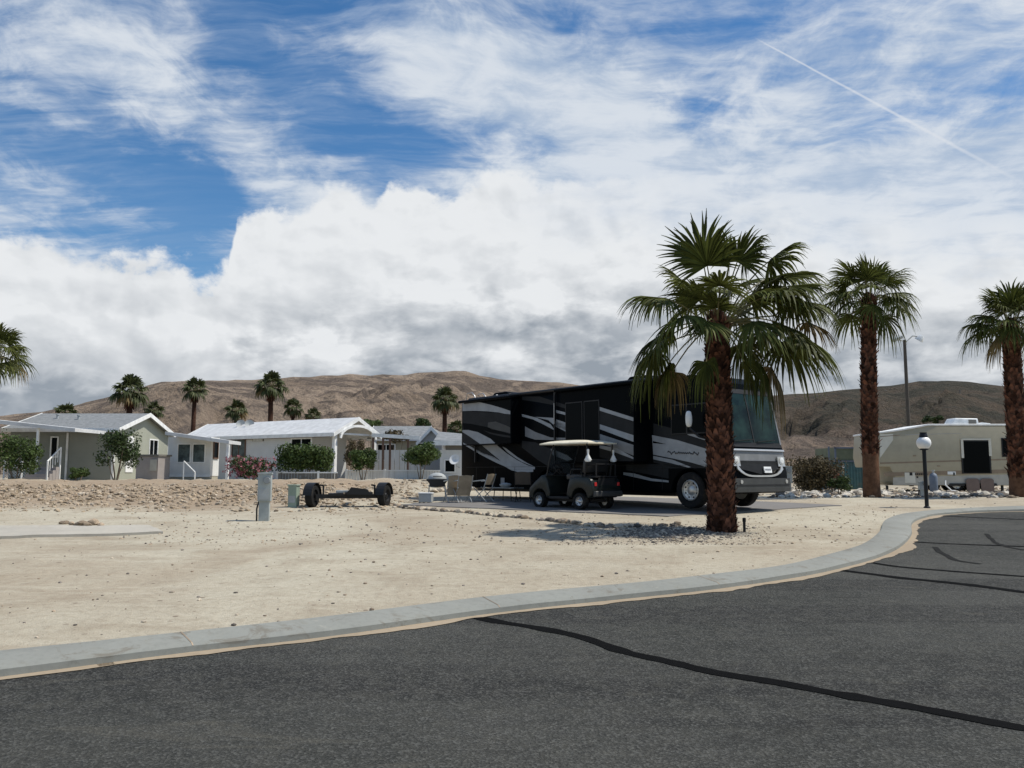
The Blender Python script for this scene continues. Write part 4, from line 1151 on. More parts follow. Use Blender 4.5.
cy([(-.14,.36),(-.02,.34),(-.02,.50),(-.12,.50)], -h+.04, h-.04, 'grey_paint_light', 'rear_bumper', .02)
cy([(.40,.80),(.98,.80),(1.0,.92),(.95,.96),(.42,.93)], -h+.08, h-.08, 'seat_vinyl', 'seat', .03)
cy([(.34,.98),(.44,.98),(.36,1.36),(.27,1.36)], -h+.10, h-.10, 'seat_vinyl', 'backrest', .03)
# bag well at the back
bw = MB(); bw.box(-.02, .30, -h+.14, h-.14, .86, .90); bw.bar((.0,-h+.2,.9),(.0,-h+.2,1.22),.03); bw.bar((.0,h-.2,.9),(.0,h-.2,1.22),.03); bw.bar((0,-h+.18,1.22),(0,h-.18,1.22),.035); bw.bar((.3,-h+.2,1.18),(0,-h+.2,1.22),.025); bw.bar((.3,h-.2,1.18),(0,h-.2,1.22),.025)
bw.box(-.028,-.02,-h+.25,h-.25,.50,.84); bw.build('bag_rack', MT['black_plastic'], CT)
# roof: gently domed slab with rolled edge
rf = MB(); nxr, nyr = 12, 10; Z0 = 1.80
def rz(u, v):
    e = max(abs(u), abs(v)); return Z0+.085*(1-u**4)*(1-v**4)**.5
grid = []
for i in range(nxr+1):
    for j in range(nyr+1):
        u, v = -1+2*i/nxr, -1+2*j/nyr
        cu = u*(1-.03*v**4); cv_ = v*(1-.04*u**6)
        grid.append((1.02+.95*cu, cv_*(h+.02), rz(u, v)))
nb = len(grid)
grid += [(p[0], p[1], Z0-.035 if True else 0) for p in grid]
fs = []
for i in range(nxr):
    for j in range(nyr):
        a = i*(nyr+1)+j; fs.append((a, a+nyr+1, a+nyr+2, a+1)); fs.append((a+nb, a+1+nb, a+nyr+2+nb, a+nyr+1+nb))
ring = [j for j in range(nyr+1)]+[i*(nyr+1)+nyr for i in range(1, nxr+1)]+[nxr*(nyr+1)+j for j in range(nyr-1, -1, -1)]+[i*(nyr+1) for i in range(nxr-1, 0, -1)]
for k in range(len(ring)): a, b = ring[k], ring[(k+1) % len(ring)]; fs.append((a, b, b+nb, a+nb))
rf.add(grid, fs); rf.build('roof', MT['cream_plastic'], CT, smooth=40)
for s_ in (-1, 1):
    y = s_*(h-.07)
    p = MB(); p.tube([(1.72,y,.90),(1.62,y,1.3),(1.44,y,1.78)], .020, 8); p.build('front_post', MT['black_metal'], CT, smooth=True)
    p = MB(); p.tube([(.30,y,.86),(.24,y,1.3),(.20,y,1.78)], .022, 8); p.build('rear_post', MT['black_metal'], CT, smooth=True)
    p = MB(); p.tube([(.42,y,.94),(.42,y,1.08),(.78,y,1.08),(.84,y,.92)], .016, 6); p.build('armrest', MT['black_metal'], CT, smooth=True)
    p = MB(); p.box(-.055, -.025, min(y*.82, y*.98), max(y*.82, y*.98), .63, .73, bev=.008); p.build('tail_light', MT['red_lens'], CT)
wsd = MB(); wsd.prism([(1.70,.95),(1.715,.95),(1.455,1.74),(1.44,1.74)], -h+.10, h-.10)
def clear_glass():
    m, t_, b = new_mat('clear_acrylic'); tr = t_.n.new('ShaderNodeBsdfTransparent'); tr.inputs[0].default_value = (.75,.80,.82,1)
    mx_ = t_.n.new('ShaderNodeMixShader'); mx_.inputs[0].default_value = .22; b.inputs['Base Color'].default_value = (.05,.06,.07,1); b.inputs['Roughness'].default_value = .1
    t_.l.new(tr.outputs[0], mx_.inputs[1]); t_.l.new(b.outputs[0], mx_.inputs[2]); t_.l.new(mx_.outputs[0], t_.n['Material Output'].inputs[0]); return m
MT['acrylic'] = clear_glass(); wsd.build('windscreen', MT['acrylic'], CT)
sw_ = MB(Matrix.Translation((1.48, .28, 1.10)) @ Matrix.Rotation(R(-55), 4, 'Y'))
N_ = 20
sw_.tube([(.17*math.cos(2*PI*k/N_), .17*math.sin(2*PI*k/N_), 0) for k in range(N_+1)], .014, 6); sw_.bar((-.16,0,0),(.16,0,0),.02); sw_.bar((0,-.16,0),(0,.16,0),.02)
sw_.tube([(0,0,0),(0,0,-.35)], .018, 6); sw_.build('steering_wheel', MT['black_plastic'], CT, smooth=True)
for x, y, o_ in ((.45, h-.08, 1), (.45, -h+.08, -1), (1.98, h-.08, 1), (1.98, -h+.08, -1)): wheel(CT, x, y, .225, .19, o_, rim='alu', spokes=5)
ch = MB(); ch.box(.3, 2.2, -.3, .3, .2, .28); ch.tube([(.45,-h+.1,.22),(.45,h-.1,.22)], .04, 8); ch.tube([(1.98,-h+.1,.22),(1.98,h-.1,.22)], .03, 8); ch.build('chassis', MT['black_metal'], CT)
# white cloths knotted to the rear posts
M_ = Matrix.Translation(CT.location) @ Matrix.Rotation(hd, 4, 'Z')
for s_, lab in ((1, 'white cloth tied round the left rear roof post of the golf cart'), (-1, 'white cloth tied round the right rear roof post of the golf cart')):
    p = M_ @ Vector((.17, s_*(h-.07), 1.30))
    m = MB(); m.lathe([(.075, -.02), (.085, .03), (.06, .10), (.028, .18), (.024, .24), (.03, .30), (.01, .32)], (0, 0, 0), 'z', 14)
    m.v = [(x*(1+.25*math.sin(z*30+y*20)), y, z) for x, y, z in m.v]
    o = m.build('cloth', MT['white_plastic'], None, smooth=True); o.location = p; tag(o, lab, 'cloth', 'white cloths on the cart posts')
# ------------------------------------------------------------------ mobile homes
def siding(name, col, step=.12):
    m, t, b = new_mat(name)
    tc = t.n.new('ShaderNodeTexCoord').outputs['Object']
    sx = t.n.new('ShaderNodeSeparateXYZ'); t.l.new(tc, sx.inputs[0])
    fr_ = t.math('FRACT', t.math('DIVIDE', sx.outputs[2], step))
    n = t.noise(tc, 1.3, 5, .6)
    c = t.mix(t.ss(n, .35, .7), tuple(v*.93 for v in col), col)
    c = t.mix(t.ss(fr_, .10, .0, 0, .35), c, tuple(v*.5 for v in col))
    t.l.new(c, b.inputs['Base Color']); b.inputs['Roughness'].default_value = .75
    bump(t, b, fr_, .5, .012); return m
MT['siding_green_lit'] = siding('siding_green_lit', (.355,.365,.295)); MT['siding_white'] = siding('siding_white', (.62,.62,.61))
MT['siding_green_shade'] = siding('siding_green_shade', (.25,.26,.23))  # darker copy of the green siding, the long wall's shade put into its colour
MT['siding_grey'] = siding('siding_grey', (.40,.41,.42)); MT['skirt_beige'] = siding('skirt_beige', (.40,.37,.29), .2)
MT['wall_white'] = simple('wall_white', (.66,.66,.64), .7, var=.05, dirt=((.45,.42,.37), 1.0, .25))
MT['shed_tan'] = simple('shed_tan', (.30,.27,.255), .7, var=.06, dirt=((.22,.19,.17), 1.2, .4))
def shingle():
    m, t, b = new_mat('roof_shingle'); tc = t.n.new('ShaderNodeTexCoord').outputs['Object']
    n = t.noise(tc, 5, 6, .7); n2 = t.noise(t.mapping(tc, (1, 1, 6)), 3, 4, .6)
    c = t.mix(t.ss(n, .35, .65), (.16,.17,.175), (.24,.25,.255)); c = t.mix(t.ss(n2, .5, .7, 0, .4), c, (.11,.115,.12))
    t.l.new(c, b.inputs['Base Color']); b.inputs['Roughness'].default_value = .9; bump(t, b, n, .5, .02); return m
MT['shingle'] = shingle()
def win(par, c, u, n_, w, h_, frame='white_trim', mull=1, d=.0, glass='dark_glass', fw=.07, sill=False):
    """window centred at c on a wall with tangent u and normal n_"""
    c, u, n_ = Vector(c), Vector(u), Vector(n_); z = Vector((0, 0, 1))
    M = Matrix(((u.x, n_.x, 0, c.x), (u.y, n_.y, 0, c.y), (0, 0, 1, c.z), (0, 0, 0, 1)))
    f = MB(M)
    for a in ((-w/2-fw, -w/2, -h_/2, h_/2), (w/2, w/2+fw, -h_/2, h_/2), (-w/2-fw, w/2+fw, h_/2, h_/2+fw), (-w/2-fw, w/2+fw, -h_/2-fw, -h_/2)):
        f.box(a[0], a[1], .003, .05, a[2], a[3])
    for k in range(mull):
        x = -w/2+w*(k+1)/(mull+1); f.box(x-.025, x+.025, .003, .04, -h_/2, h_/2)
    fo = f.build('window', MT[frame], par)
    g_ = MB(M); g_.box(-w/2, w/2, .002, .012, -h_/2, h_/2); g_.build('pane', MT[glass], fo)
    return fo
def gable_house(name, label, A, ang, L, Wd, he, hr, wall, roof='shingle', ov=.3, skirt=None, cat='mobile home', endov=.35, gableR=None, trim='white_trim', zfl=None, wx0=0.0):
    """A: near right corner; local +x runs ALONG the ridge away from the gable end at x=0; local +y the width"""
    b = Vector((A[0], A[1], zfl if zfl is not None else height(A[0], A[1])-.1))
    T = thing(name, label, cat, b, ang)
    w = MB(); w.prism([(0, 0), (Wd, 0), (Wd, he), (Wd/2, hr), (0, he)], wx0, L, axis='x')
    w.build('wall', MT[wall], T)
    if gableR:
        g_ = MB(); g_.prism([(.02, .0), (Wd-.02, .0), (Wd-.02, he-.02), (Wd/2, hr-.03), (.02, he-.02)], -.012, -.002, axis='x'); g_.build('gable_wall', MT[gableR], T)
    r_ = MB(); th = .07; sl = (hr-he)/(Wd/2)
    y0, z0 = -ov, he-ov*sl+.02; y1, z1 = Wd/2, hr+.02; y2 = Wd+ov
    r_.prism([(y0, z0), (y1, z1), (y2, z0), (y2, z0+th), (y1, z1+th), (y0, z0+th)], -endov, L+endov, axis='x')
    ro = r_.build('roof', MT[roof], T)
    f = MB()
    for x in (-endov-.03, L+endov+.003):
        f.prism([(y0, z0-.14), (y1, z1-.14), (y2, z0-.14), (y2, z0+th+.03), (y1, z1+th+.03), (y0, z0+th+.03)], x, x+.027, axis='x')
    f.box(-endov, L+endov, y0-.028, y0-.002, z0-.12, z0+th+.02); f.box(-endov, L+endov, y2+.002, y2+.028, z0-.12, z0+th+.02)
    f.build('fascia', MT[trim], T)
    if skirt:
        s_ = MB(); s_.box(-.02, L+.02, -.02, Wd+.02, -.1, .62); s_.build('skirting', MT[skirt], T)
    return T
def w2l(T, p):
    M = Matrix.Translation(T.location) @ Matrix.Rotation(T.rotation_euler.z, 4, 'Z'); return M.inverted() @ Vector(p)
zg = height(-22, 46)-.1
# ---- home 1: green-grey gable home; ridge runs to -x so rotate 180 deg: local x -> -X, local y -> -Y
H1 = gable_house('mobile_home', 'green-grey mobile home with white trimmed gable and grey shingle roof', (-21.4, 53.0), PI, 14.0, 7.2, 0, 0, 'siding_green_shade') if False else None
A = (-21.4, 53.0); zr = P(141, 415, 49.4).z; ze = P(114, 429, 45.8).z
H1 = gable_house('mobile_home', 'green-grey mobile home with a white-trimmed gable and grey shingle roof', A, PI, 5.6, 7.2, ze-zg, zr-zg, 'siding_green_shade', skirt=None, gableR='siding_green_lit', zfl=zg, ov=.25)  # sunlit gable gets the lighter siding copy, the other walls the shaded one
def wpos(px, py, D): return P(px, py, D)
# long wall (faces the camera, y = 45.8): local y = Wd
u, n_ = Vector((-1, 0, 0)), Vector((0, 1, 0))
def onw(T, px, py, Yw): return w2l(T, P(px, py, Yw))
c = onw(H1, 54.5, 447, 45.8); c.y = 7.2; win(H1, c, (1, 0, 0), (0, 1, 0), .30, 1.0, mull=0)
dn = MB(); c = onw(H1, 67.5, 450, 45.8); dn.bar((c.x, 7.26, .1), (c.x, 7.26, ze-zg-.2), .09, .07); dn.build('downspout', MT['white_trim'], H1)
c = onw(H1, 113.3, 450, 45.8); dn = MB(); dn.box(-.03, .09, 7.12, 7.23, 0, ze-zg-.05); dn.build('corner_trim', MT['white_trim'], H1); dn = MB(); dn.box(-.03, .09, -.03, .09, 0, ze-zg-.05); dn.build('corner_trim', MT['white_trim'], H1)
dr = MB(); dr.box(-.05, -.013, 4.9, 5.8, .5, 2.5); do = dr.build('door', MT['white_trim'], H1)
hd_ = MB(); hd_.lathe([(.03, 0), (.03, .05)], (-.10, 5.7, 1.45), 'x', 8); hd_.build('handle', MT['black_metal'], do)
win(H1, (0, 2.2, 1.9), (0, 1, 0), (-1, 0, 0), 1.1, 1.0, mull=1, d=.02)
for k, (x, y) in enumerate(((3, 5.2), (4.3, 5.0))):
    v_ = MB(); z = zr-zg-(y-3.6)*(zr-ze)/3.6; v_.lathe([(.07, z-.2), (.07, z+.28), (.10, z+.28), (.10, z+.34)], (x, y, 0), 'z', 8); v_.build('roof_pipe', MT['zinc'], H1)
# ---- carport / porch roof left of it
pr = thing('carport', 'flat white carport roof on posts at the left edge', 'carport', on_ground(-24.6, 43.2))
O = pr.location
a, b_, zc_ = P(-40, 424, 40), P(77, 431.5, 43.2), 0
z1_ = P(77, 429.5, 43.2).z-O.z
q = MB(); q.add([(a.x-O.x-6, -1.2, z1_+1.1), (P(75,430,42).x-O.x, -1.2, z1_), (P(75,430,42).x-O.x, 2.0, z1_+.02), (a.x-O.x-6, 2.0, z1_+1.12),
       (a.x-O.x-6, -1.2, z1_+.90), (P(75,430,42).x-O.x, -1.2, z1_-.17), (P(75,430,42).x-O.x, 2.0, z1_-.15), (a.x-O.x-6, 2.0, z1_+.92)],
      [(0,1,2,3),(4,7,6,5),(0,4,5,1),(1,5,6,2),(2,6,7,3),(3,7,4,0)]); q.build('roof', MT['white_metal_roof'], pr)
for px in (36, -4):
    p = P(px, 450, 42.1); g_ = MB(); g_.bar((p.x-O.x, -1.0, -.2), (p.x-O.x, -1.0, z1_-.1+.003*(76-px)), .10); g_.build('post', MT['white_trim'], pr)
# ---- entry steps with rail and lattice
st = thing('entry_steps', 'wooden entry steps with railing and white lattice beside the carport', 'steps', on_ground(P(44,480,42.5).x, 42.5))
for k in range(4):
    s_ = MB(); s_.box(-.6+k*.0, .6, -.9+k*.28, -.9+k*.28+.30, 0, .17*(k+1)); s_.build('step', MT['shed_tan'], st)
for sx_ in (-.62, .62):
    s_ = MB(); s_.bar((sx_, -.9, .95), (sx_, .25, 1.65), .05); s_.bar((sx_, -.9, 0), (sx_, -.9, .97), .06); s_.bar((sx_, .25, 0), (sx_, .25, 1.67), .06)
    for k in range(1, 5): s_.bar((sx_, -.9+k*.23, .35+k*.14), (sx_, -.9+k*.23, .95+k*.14), .025)
    s_.build('railing', MT['white_trim'], st)
la = MB()
for k in range(-6, 12):
    x0 = -2.0+k*.14
    a = (max(-2.0, x0), .02, max(0, -2.0-x0)); 
    for sg in (1, -1):
        pts = []
        for z in (0, 1.1):
            pass
    xa_, xb_ = x0, x0+1.1
    za, zb2 = 0, 1.1
    if xa_ < -2.0: za = -2.0-xa_; xa_ = -2.0
    if xb_ > -.75: zb2 = 1.1-(xb_+.75); xb_ = -.75
    if xb_ > xa_:
        la.bar((xa_, 0, za+.15), (xb_, 0, zb2+.15), .03, .012); la.bar((-2.75-xa_, .015, za+.15), (-2.75-xb_, .015, zb2+.15), .03, .012)
la.bar((-2.02, 0, .1), (-2.02, 0, 1.3), .06); la.bar((-.73, 0, .1), (-.73, 0, 1.3), .06); la.bar((-2.02, 0, 1.28), (-.73, 0, 1.28), .06)
la.build('lattice_panel', MT['white_trim'], st)
# ---- tan storage box in front of the gable
p = P(152, 487, 43.0)
sh = thing('storage_shed', 'small tan-grey box shed with flat dark-edged lid before the gable', 'shed', on_ground(p.x, p.y), R(-12))
zt_ = P(150, 455.5, 43).z-sh.location.z
s_ = MB(); s_.box(-.60, .62, -.5, .5, -.15, zt_-.05, bev=.01); s_.build('wall', MT['shed_tan'], sh)
s_ = MB(); s_.box(-.66, .68, -.56, .56, zt_-.05, zt_+.04); s_.build('lid', MT['pole_grey'], sh)
s_ = MB(); s_.box(.25, .62, -.612, -.604, .5, 1.05); s_.build('label_plate', MT['trailer_grey'], sh)
# ---- home 2: white unit with flat awning
D2 = 44.5
x0, x1 = P(168, 450, D2).x, P(211, 450, D2).x; zb2 = height((x0+x1)/2, D2)-.1; zt2 = P(190, 437, D2).z-zb2
H2 = thing('mobile_home', 'white mobile home with two-pane window under a flat awning', 'mobile home', (x0, D2, zb2))
Wd = x1-x0
w = MB(); w.box(0, Wd, 0, 1.25, P(190,476,D2).z-zb2, zt2); w.build('wall', MT['wall_white'], H2)
w = MB(); w.box(.02, Wd-.02, .02, 1.23, -.1, P(190,476,D2).z-zb2-.002); w.build('skirting', MT['skirt_beige'], H2)
w = MB(); w.box(-.01, Wd+.01, -.03, -.002, P(190,477,D2).z-zb2, P(190,474.5,D2).z-zb2); w.build('belt_trim', MT['white_trim'], H2)
for a, b in ((178, 190.5), (193, 205)):
    q0, q1 = P(a, 462, D2), P(b, 444.5, D2)
    win(H2, ((q0.x+q1.x)/2-x0, 0, (q0.z+q1.z)/2-zb2), (1, 0, 0), (0, -1, 0), q1.x-q0.x, q1.z-q0.z, mull=0, fw=.05, glass='curtain_glass')
q = MB(); a, b = P(165, 432.5, D2-1.5), P(229, 441.5, D2-1.5)
q.add([(a.x-x0, -1.5, a.z-zb2+.05), (b.x-x0, -1.5, b.z-zb2+.05), (b.x-x0, .4, b.z-zb2+.05), (a.x-x0, .4, a.z-zb2+.05), (a.x-x0, -1.5, a.z-zb2-.12), (b.x-x0, -1.5, b.z-zb2-.12), (b.x-x0, .4, b.z-zb2-.12), (a.x-x0, .4, a.z-zb2-.12)],
      [(0,1,2,3),(4,7,6,5),(0,4,5,1),(1,5,6,2),(2,6,7,3),(3,7,4,0)]); q.build('awning', MT['white_metal_roof'], H2)
p = P(226.5, 480, D2-1.4); q = MB(); q.bar((p.x-x0, -1.35, -.2), (p.x-x0, -1.35, b.z-zb2-.12), .13); q.build('awning_post', MT['white_trim'], H2)
# handrail at its door
hr_ = thing('handrail', 'thin white handrail standing before the two-pane window', 'handrail', on_ground(P(190,480,42).x, 42))
q = MB(); a, b = P(184, 461, 42), P(195, 472, 42); O = hr_.location
for p in (a, b): q.tube([(p.x-O.x, 0, -.1), (p.x-O.x, 0, p.z-O.z)], .028, 6)
q.tube([(a.x-O.x, 0, a.z-O.z), (b.x-O.x, 0, b.z-O.z)], .028, 6); q.build('rail', MT['white_trim'], hr_)
# ---- home 3: long white home, metal roof, rotated
e0, e1 = P(199, 436.5, 54.5), P(334, 432, 48.3)
dx = Vector((e1.x-e0.x, e1.y-e0.y, 0)); L3 = dx.length; an3 = math.atan2(-dx.y, -dx.x)   # local +x from the right end to the left
ze3 = (e0.z+e1.z)/2; zg3 = height(-14, 50)-.1
zr3 = P(353, 419, 49.75).z
H3 = gable_house('mobile_home', 'long white mobile home with pale metal roof and open porch end', (e1.x, e1.y), an3, L3+1, 3.4, ze3-zg3, zr3-zg3, 'siding_white', roof='white_metal_roof', zfl=zg3, ov=.35, endov=.3, wx0=2.2)
# local +y must point away from the camera; with an3 ~ 147 deg, +y points toward the camera: flip by mirroring the width
ly = Matrix.Rotation(an3, 3, 'Z') @ Vector((0, 1, 0))
if ly.y < 0:
    for ch_ in H3.children:
        me = ch_.data
        for v_ in me.vertices: v_.co.y = -v_.co.y
        me.flip_normals()
sgn = -1 if ly.y < 0 else 1
nrm3 = (0, -sgn, 0)
M3 = Matrix.Translation(H3.location) @ Matrix.Rotation(an3, 4, 'Z'); M3i = M3.inverted()
pn = (M3.to_3x3() @ Vector((0, 1, 0)))
def w3(px, py, d=0.0):
    return M3i @ on_plane(px, py, H3.location-pn*sgn*d, pn)
win(H2, (Wd, .68, P(215,450,45).z-zb2), (0, 1, 0), (1, 0, 0), .62, .8, frame='wood_brown', mull=0)
for (a, b, c_, d_, lab) in ((232, 246, 439, 457, 1),):
    q0, q1 = w3(a, d_), w3(b, c_); c = (q0+q1)/2; c.y = 0
    win(H3, c, (1, 0, 0), nrm3, abs(q1.x-q0.x)-.1, abs(q1.z-q0.z)-.1, frame='wood_brown', mull=lab, fw=.08, glass='curtain_glass')
q0, q1 = w3(253, 441.5), w3(264, 436.5); v_ = MB(); yy = sorted((0, -sgn*.05)); v_.box(min(q0.x, q1.x), max(q0.x, q1.x), yy[0], yy[1], q0.z, q1.z, 0)
for k in range(4):
    z = q0.z+(q1.z-q0.z)*(k+.5)/4; yz = sorted((-sgn*.052, -sgn*.06)); v_.box(min(q0.x, q1.x)+.05, max(q0.x, q1.x)-.05, yz[0], yz[1], z-.02, z+.02, 1)
v_.build('wall_sign', [MT['pole_grey'], MT['white_trim']], H3)
for (a, b, c_, d_) in ((291, 312, 438, 462),):
    q0, q1 = w3(a, d_), w3(b, c_); c = (q0+q1)/2; c.y = 0
    win(H3, c, (1, 0, 0), nrm3, abs(q1.x-q0.x)-.1, abs(q1.z-q0.z)-.1, mull=1, fw=.08)
q = MB(); q0, q1 = w3(206, 437.8), w3(330, 433.5); yy = sorted((-sgn*.004, -sgn*.05)); q.box(q1.x, q0.x, yy[0], yy[1], ze3-zg3-.28, ze3-zg3-.17); q.build('brown_trim', MT['wood_brown'], H3)
# open porch under the right end of the roof: white posts and an arched truss in the gable
hh, rh = ze3-zg3, zr3-zg3
for yy in (.02, 3.38):
    q = MB(); q.bar((-.05, sgn*yy, -.1), (-.05, sgn*yy, hh-.05), .20); q.build('porch_post', MT['white_trim'], H3)
q = MB(); n_ = 12
for k in range(n_):
    a0, a1 = PI*k/n_, PI*(k+1)/n_
    q.bar((-.32, sgn*(1.7-1.5*math.cos(a0)), hh-.35+.75*math.sin(a0)), (-.32, sgn*(1.7-1.5*math.cos(a1)), hh-.35+.75*math.sin(a1)), .10, .14)
q.bar((-.05, 0, hh-.08), (-.05, sgn*3.4, hh-.08), .10); q.build('porch_truss', MT['white_trim'], H3)
# two satellite dishes on the roof
for k, (px, lab) in enumerate(((240.5, 'left satellite dish of the two on the white metal roof'), (249, 'right satellite dish of the two on the white metal roof'))):
    p = P(px, 429, 54.4-k*.5); T = thing('satellite_dish', lab, 'satellite dish', (p.x, p.y, p.z-.45), R(25), 'satellite dishes on the white roof')
    q = MB(); q.tube([(0, 0, -.3), (0, 0, .7)], .025, 6); q.build('mast', MT['zinc'], T)
    q = MB(Matrix.Translation((0, -.05, .72)) @ Matrix.Rotation(R(78), 4, 'X')); q.lathe([(.0,-.0),(.12,.015),(.22,.05),(.29,.10),(.30,.105),(.22,.06),(.0,.012)], (0,0,0), 'z', 20); q.build('dish', MT['zinc'], T, smooth=True)
    q = MB(); q.tube([(0, -.1, .55), (0, -.45, .85)], .015, 5); q.build('feed_arm', MT['zinc'], T)
# low fences before homes 3 and 4
def fence(px0, px1, pyt, pyb, D, label, mat='shed_tan', slat=.14, rail='white_trim', post_every=2.0):
    a, b = P(px0, pyb, D), P(px1, pyb, D); T = thing('low_fence', label, 'fence', on_ground(a.x, D)); O = T.location
    H_ = P(px0, pyt, D).z-O.z; L_ = b.x-a.x
    q = MB(); k = 0.0
    while k < L_: q.box(k, min(L_, k+slat*.86), 0, .02, -.1, H_-.06); k += slat
    q.build('board_panel', MT[mat], T)
    q = MB(); q.box(0, L_, -.03, .05, H_-.058, H_); q.build('rail', MT[rail], T)
    k = 0.0
    while k <= L_+.01: q = MB(); q.box(k-.05, k+.05, -.045, .055, -.2, H_+.05); q.build('post', MT[rail], T); k += post_every
    return T
fence(277, 337, 472, 484, 41.5, 'low grey board fence under the clipped hedge', 'pole_grey')
fence(346, 440, 470, 480, 44.5, 'low white rail fence before the grey gable home', 'wall_white')
# ---- home 4: grey-roofed home with a white-edged gable and tan panel screen
D4 = 50.0
ap = P(431.5, 428.5, D4); zg4 = height(ap.x, D4)-.1
lf, rt = P(417, 438, D4), P(446, 441, D4)
wd4 = rt.x-lf.x; cxg = (lf.x+rt.x)/2
# gable end faces the camera: ridge runs away from it (local +x -> +Y), then width local y -> -X
H4 = gable_house('mobile_home', 'grey home whose white-edged gable faces the road, left of the motorhome', (rt.x-.25, D4), PI/2, 9.0, wd4-.5, (lf.z+rt.z)/2-zg4, ap.z-zg4, 'siding_grey', zfl=zg4, ov=.25, endov=.25)
win(H4, (0, 1.0, 1.7), (0, 1, 0), (-1, 0, 0), .9, .9, mull=1)
w5a, w5b = P(371, 440, 52.0), P(424, 440, 52.0)
H5 = gable_house('mobile_home', 'long low tan-walled home with grey shingle roof behind the panel screen', (w5b.x, 52.0), PI, w5b.x-w5a.x, -4.6, P(400,438,52).z-zg4, P(400,427.5,54.3).z-zg4, 'trailer_cream', zfl=zg4, ov=-.25, endov=.2)
win(H5, (2.3, 0, 1.7), (1, 0, 0), (0, 1, 0), 1.0, .9, mull=1)
# carport of white beam, posts and tan screen
CP = thing('carport', 'white-beamed carport with brown posts before the tan wall panels', 'carport', on_ground(P(371,478,47).x, 47)); O = CP.location
q = MB(); a, b = P(371, 435, 47), P(420, 438, 47); q.bar((0, 0, a.z-O.z), (b.x-O.x, 0, b.z-O.z), .12, .2); q.build('beam', MT['white_trim'], CP)
for px in (373, 383, 390, 408):
    p = P(px, 450, 47); q = MB(); q.bar((p.x-O.x, 0, -.2), (p.x-O.x, 0, a.z-O.z-.15), .11); q.build('post', MT['wood_brown'], CP)
q = MB(); x0_, x1_ = P(374, 450, 47.6).x-O.x, P(420, 450, 47.6).x-O.x; k = x0_
while k < x1_: q.box(k, k+.26, .6, .64, .1, P(400, 450, 47.6).z-O.z); k += .29
q.build('screen_panel', MT['wall_white'], CP)
# ---- home 6: sliver of white wall and roof next to the motorhome
x0, x1 = P(440, 450, 46.5).x, P(472, 450, 46.5).x; zb6 = height(x0, 46.5)-.1
H6 = thing('mobile_home', 'white-walled home partly hidden behind the rear of the motorhome', 'mobile home', (x0, 46.5, zb6))
zt6 = P(450, 450, 46.5).z-zb6
w = MB(); w.box(0, x1-x0, 0, 5, 0, zt6); w.build('wall', MT['wall_white'], H6)
w = MB(); zA, zB = P(440, 437, 48).z-zb6, P(470, 441.5, 46).z-zb6
w.add([(-.3, -.4, zt6+.52), (x1-x0+.3, -.4, zt6+.44), (x1-x0+.3, 3, zt6+.95), (-.3, 3, zt6+1.15), (-.3, -.4, zt6+.40), (x1-x0+.3, -.4, zt6+.32), (x1-x0+.3, 3, zt6+.83), (-.3, 3, zt6+1.03)], [(0,1,2,3),(4,7,6,5),(0,4,5,1),(1,5,6,2),(2,6,7,3),(3,7,4,0)])
w.build('roof', MT['shingle'], H6)
w = MB(); w.box(-.32, x1-x0+.32, -.44, -.405, zt6+.24, zt6+.50); w.build('fascia', MT['white_trim'], H6)
w = MB(); w.box(.3, x1-x0, .02, .1, zt6, zt6+.38); w.build('eave_wall', MT['pole_grey'], H6)
win(H6, (P(450,465,46.5).x-x0, 0, P(450,466,46.5).z-zb6), (1, 0, 0), (0, -1, 0), .5, .6, mull=0)
dh = thing('satellite_dish', 'small white satellite dish on the wall beside the motorhome', 'satellite dish', (P(455.5,460,46).x, 46.0, P(455.5,466,46).z), R(-20))
q = MB(); q.tube([(0, .6, -.1), (0, .1, 0), (0, 0, .3)], .02, 6); q.build('mast', MT['zinc'], dh)
q = MB(Matrix.Translation((0, -.05, .32)) @ Matrix.Rotation(R(68), 4, 'X')); q.lathe([(0,0),(.12,.015),(.22,.05),(.28,.10),(.29,.105),(.0,.012)], (0,0,0), 'z', 20); q.build('dish', MT['white_plastic'], dh, smooth=True)
MT['dry_straw'] = simple('dry_straw', (.22,.17,.10), .9, island=.5)
# ------------------------------------------------------------------ fifth-wheel trailer
TD = 39.8
tx = P(853, 470, TD).x; tg = height(20, TD); TR = thing('travel_trailer', 'long cream fifth-wheel trailer with brown stripes and one large dark window', 'trailer', (tx, TD, tg))
def tp(px, py, dd=0.0): p = P(px, py, TD-dd); return (p.x-tx, p.z-tg)
TLn = 10.2
za = tp(853, 467)[1]; zb_ = tp(880, 485.5)[1]
noseX = tp(866, 470)[0]
z_t0, z_t1, z_t2 = tp(853, 434)[1], tp(885, 430)[1], tp(928, 425.5)[1]
x_t1, x_t2 = tp(885, 430)[0], tp(928, 425)[0]
nx_ = P(874, 470, TD).x-tx; noseX = nx_+.75
tprof = [(nx_+.1, za), (nx_, za+.5), (nx_+.1, z_t0), (x_t1+.9, z_t1), (x_t2, z_t2), (TLn, z_t2+.0), (TLn, zb_), (noseX+.55, zb_), (noseX+.3, zb_+.15), (noseX, za)]
g = MB(); g.prism(tprof, 0, 2.45, 0, bev=.06)
def tband(px0, px1, a0, a1, b0, b1, mi, d=.004):
    p = [tp(px0, a0), tp(px1, a1), tp(px1, b1), tp(px0, b0)]; g.add([(x, -d, z) for x, z in p], [(0,1,2,3)], mi)
XR = 1060
tband(880, XR, 462.5, 457, 464.0, 458.5, 1); tband(884, XR, 472.5, 468, 476.5, 471.8, 1, .0045)
tband(893, XR, 477.5, 473.2, 485, 485, 2, .004); tband(880, 893, 434, 434, 458, 440, 3, .005)
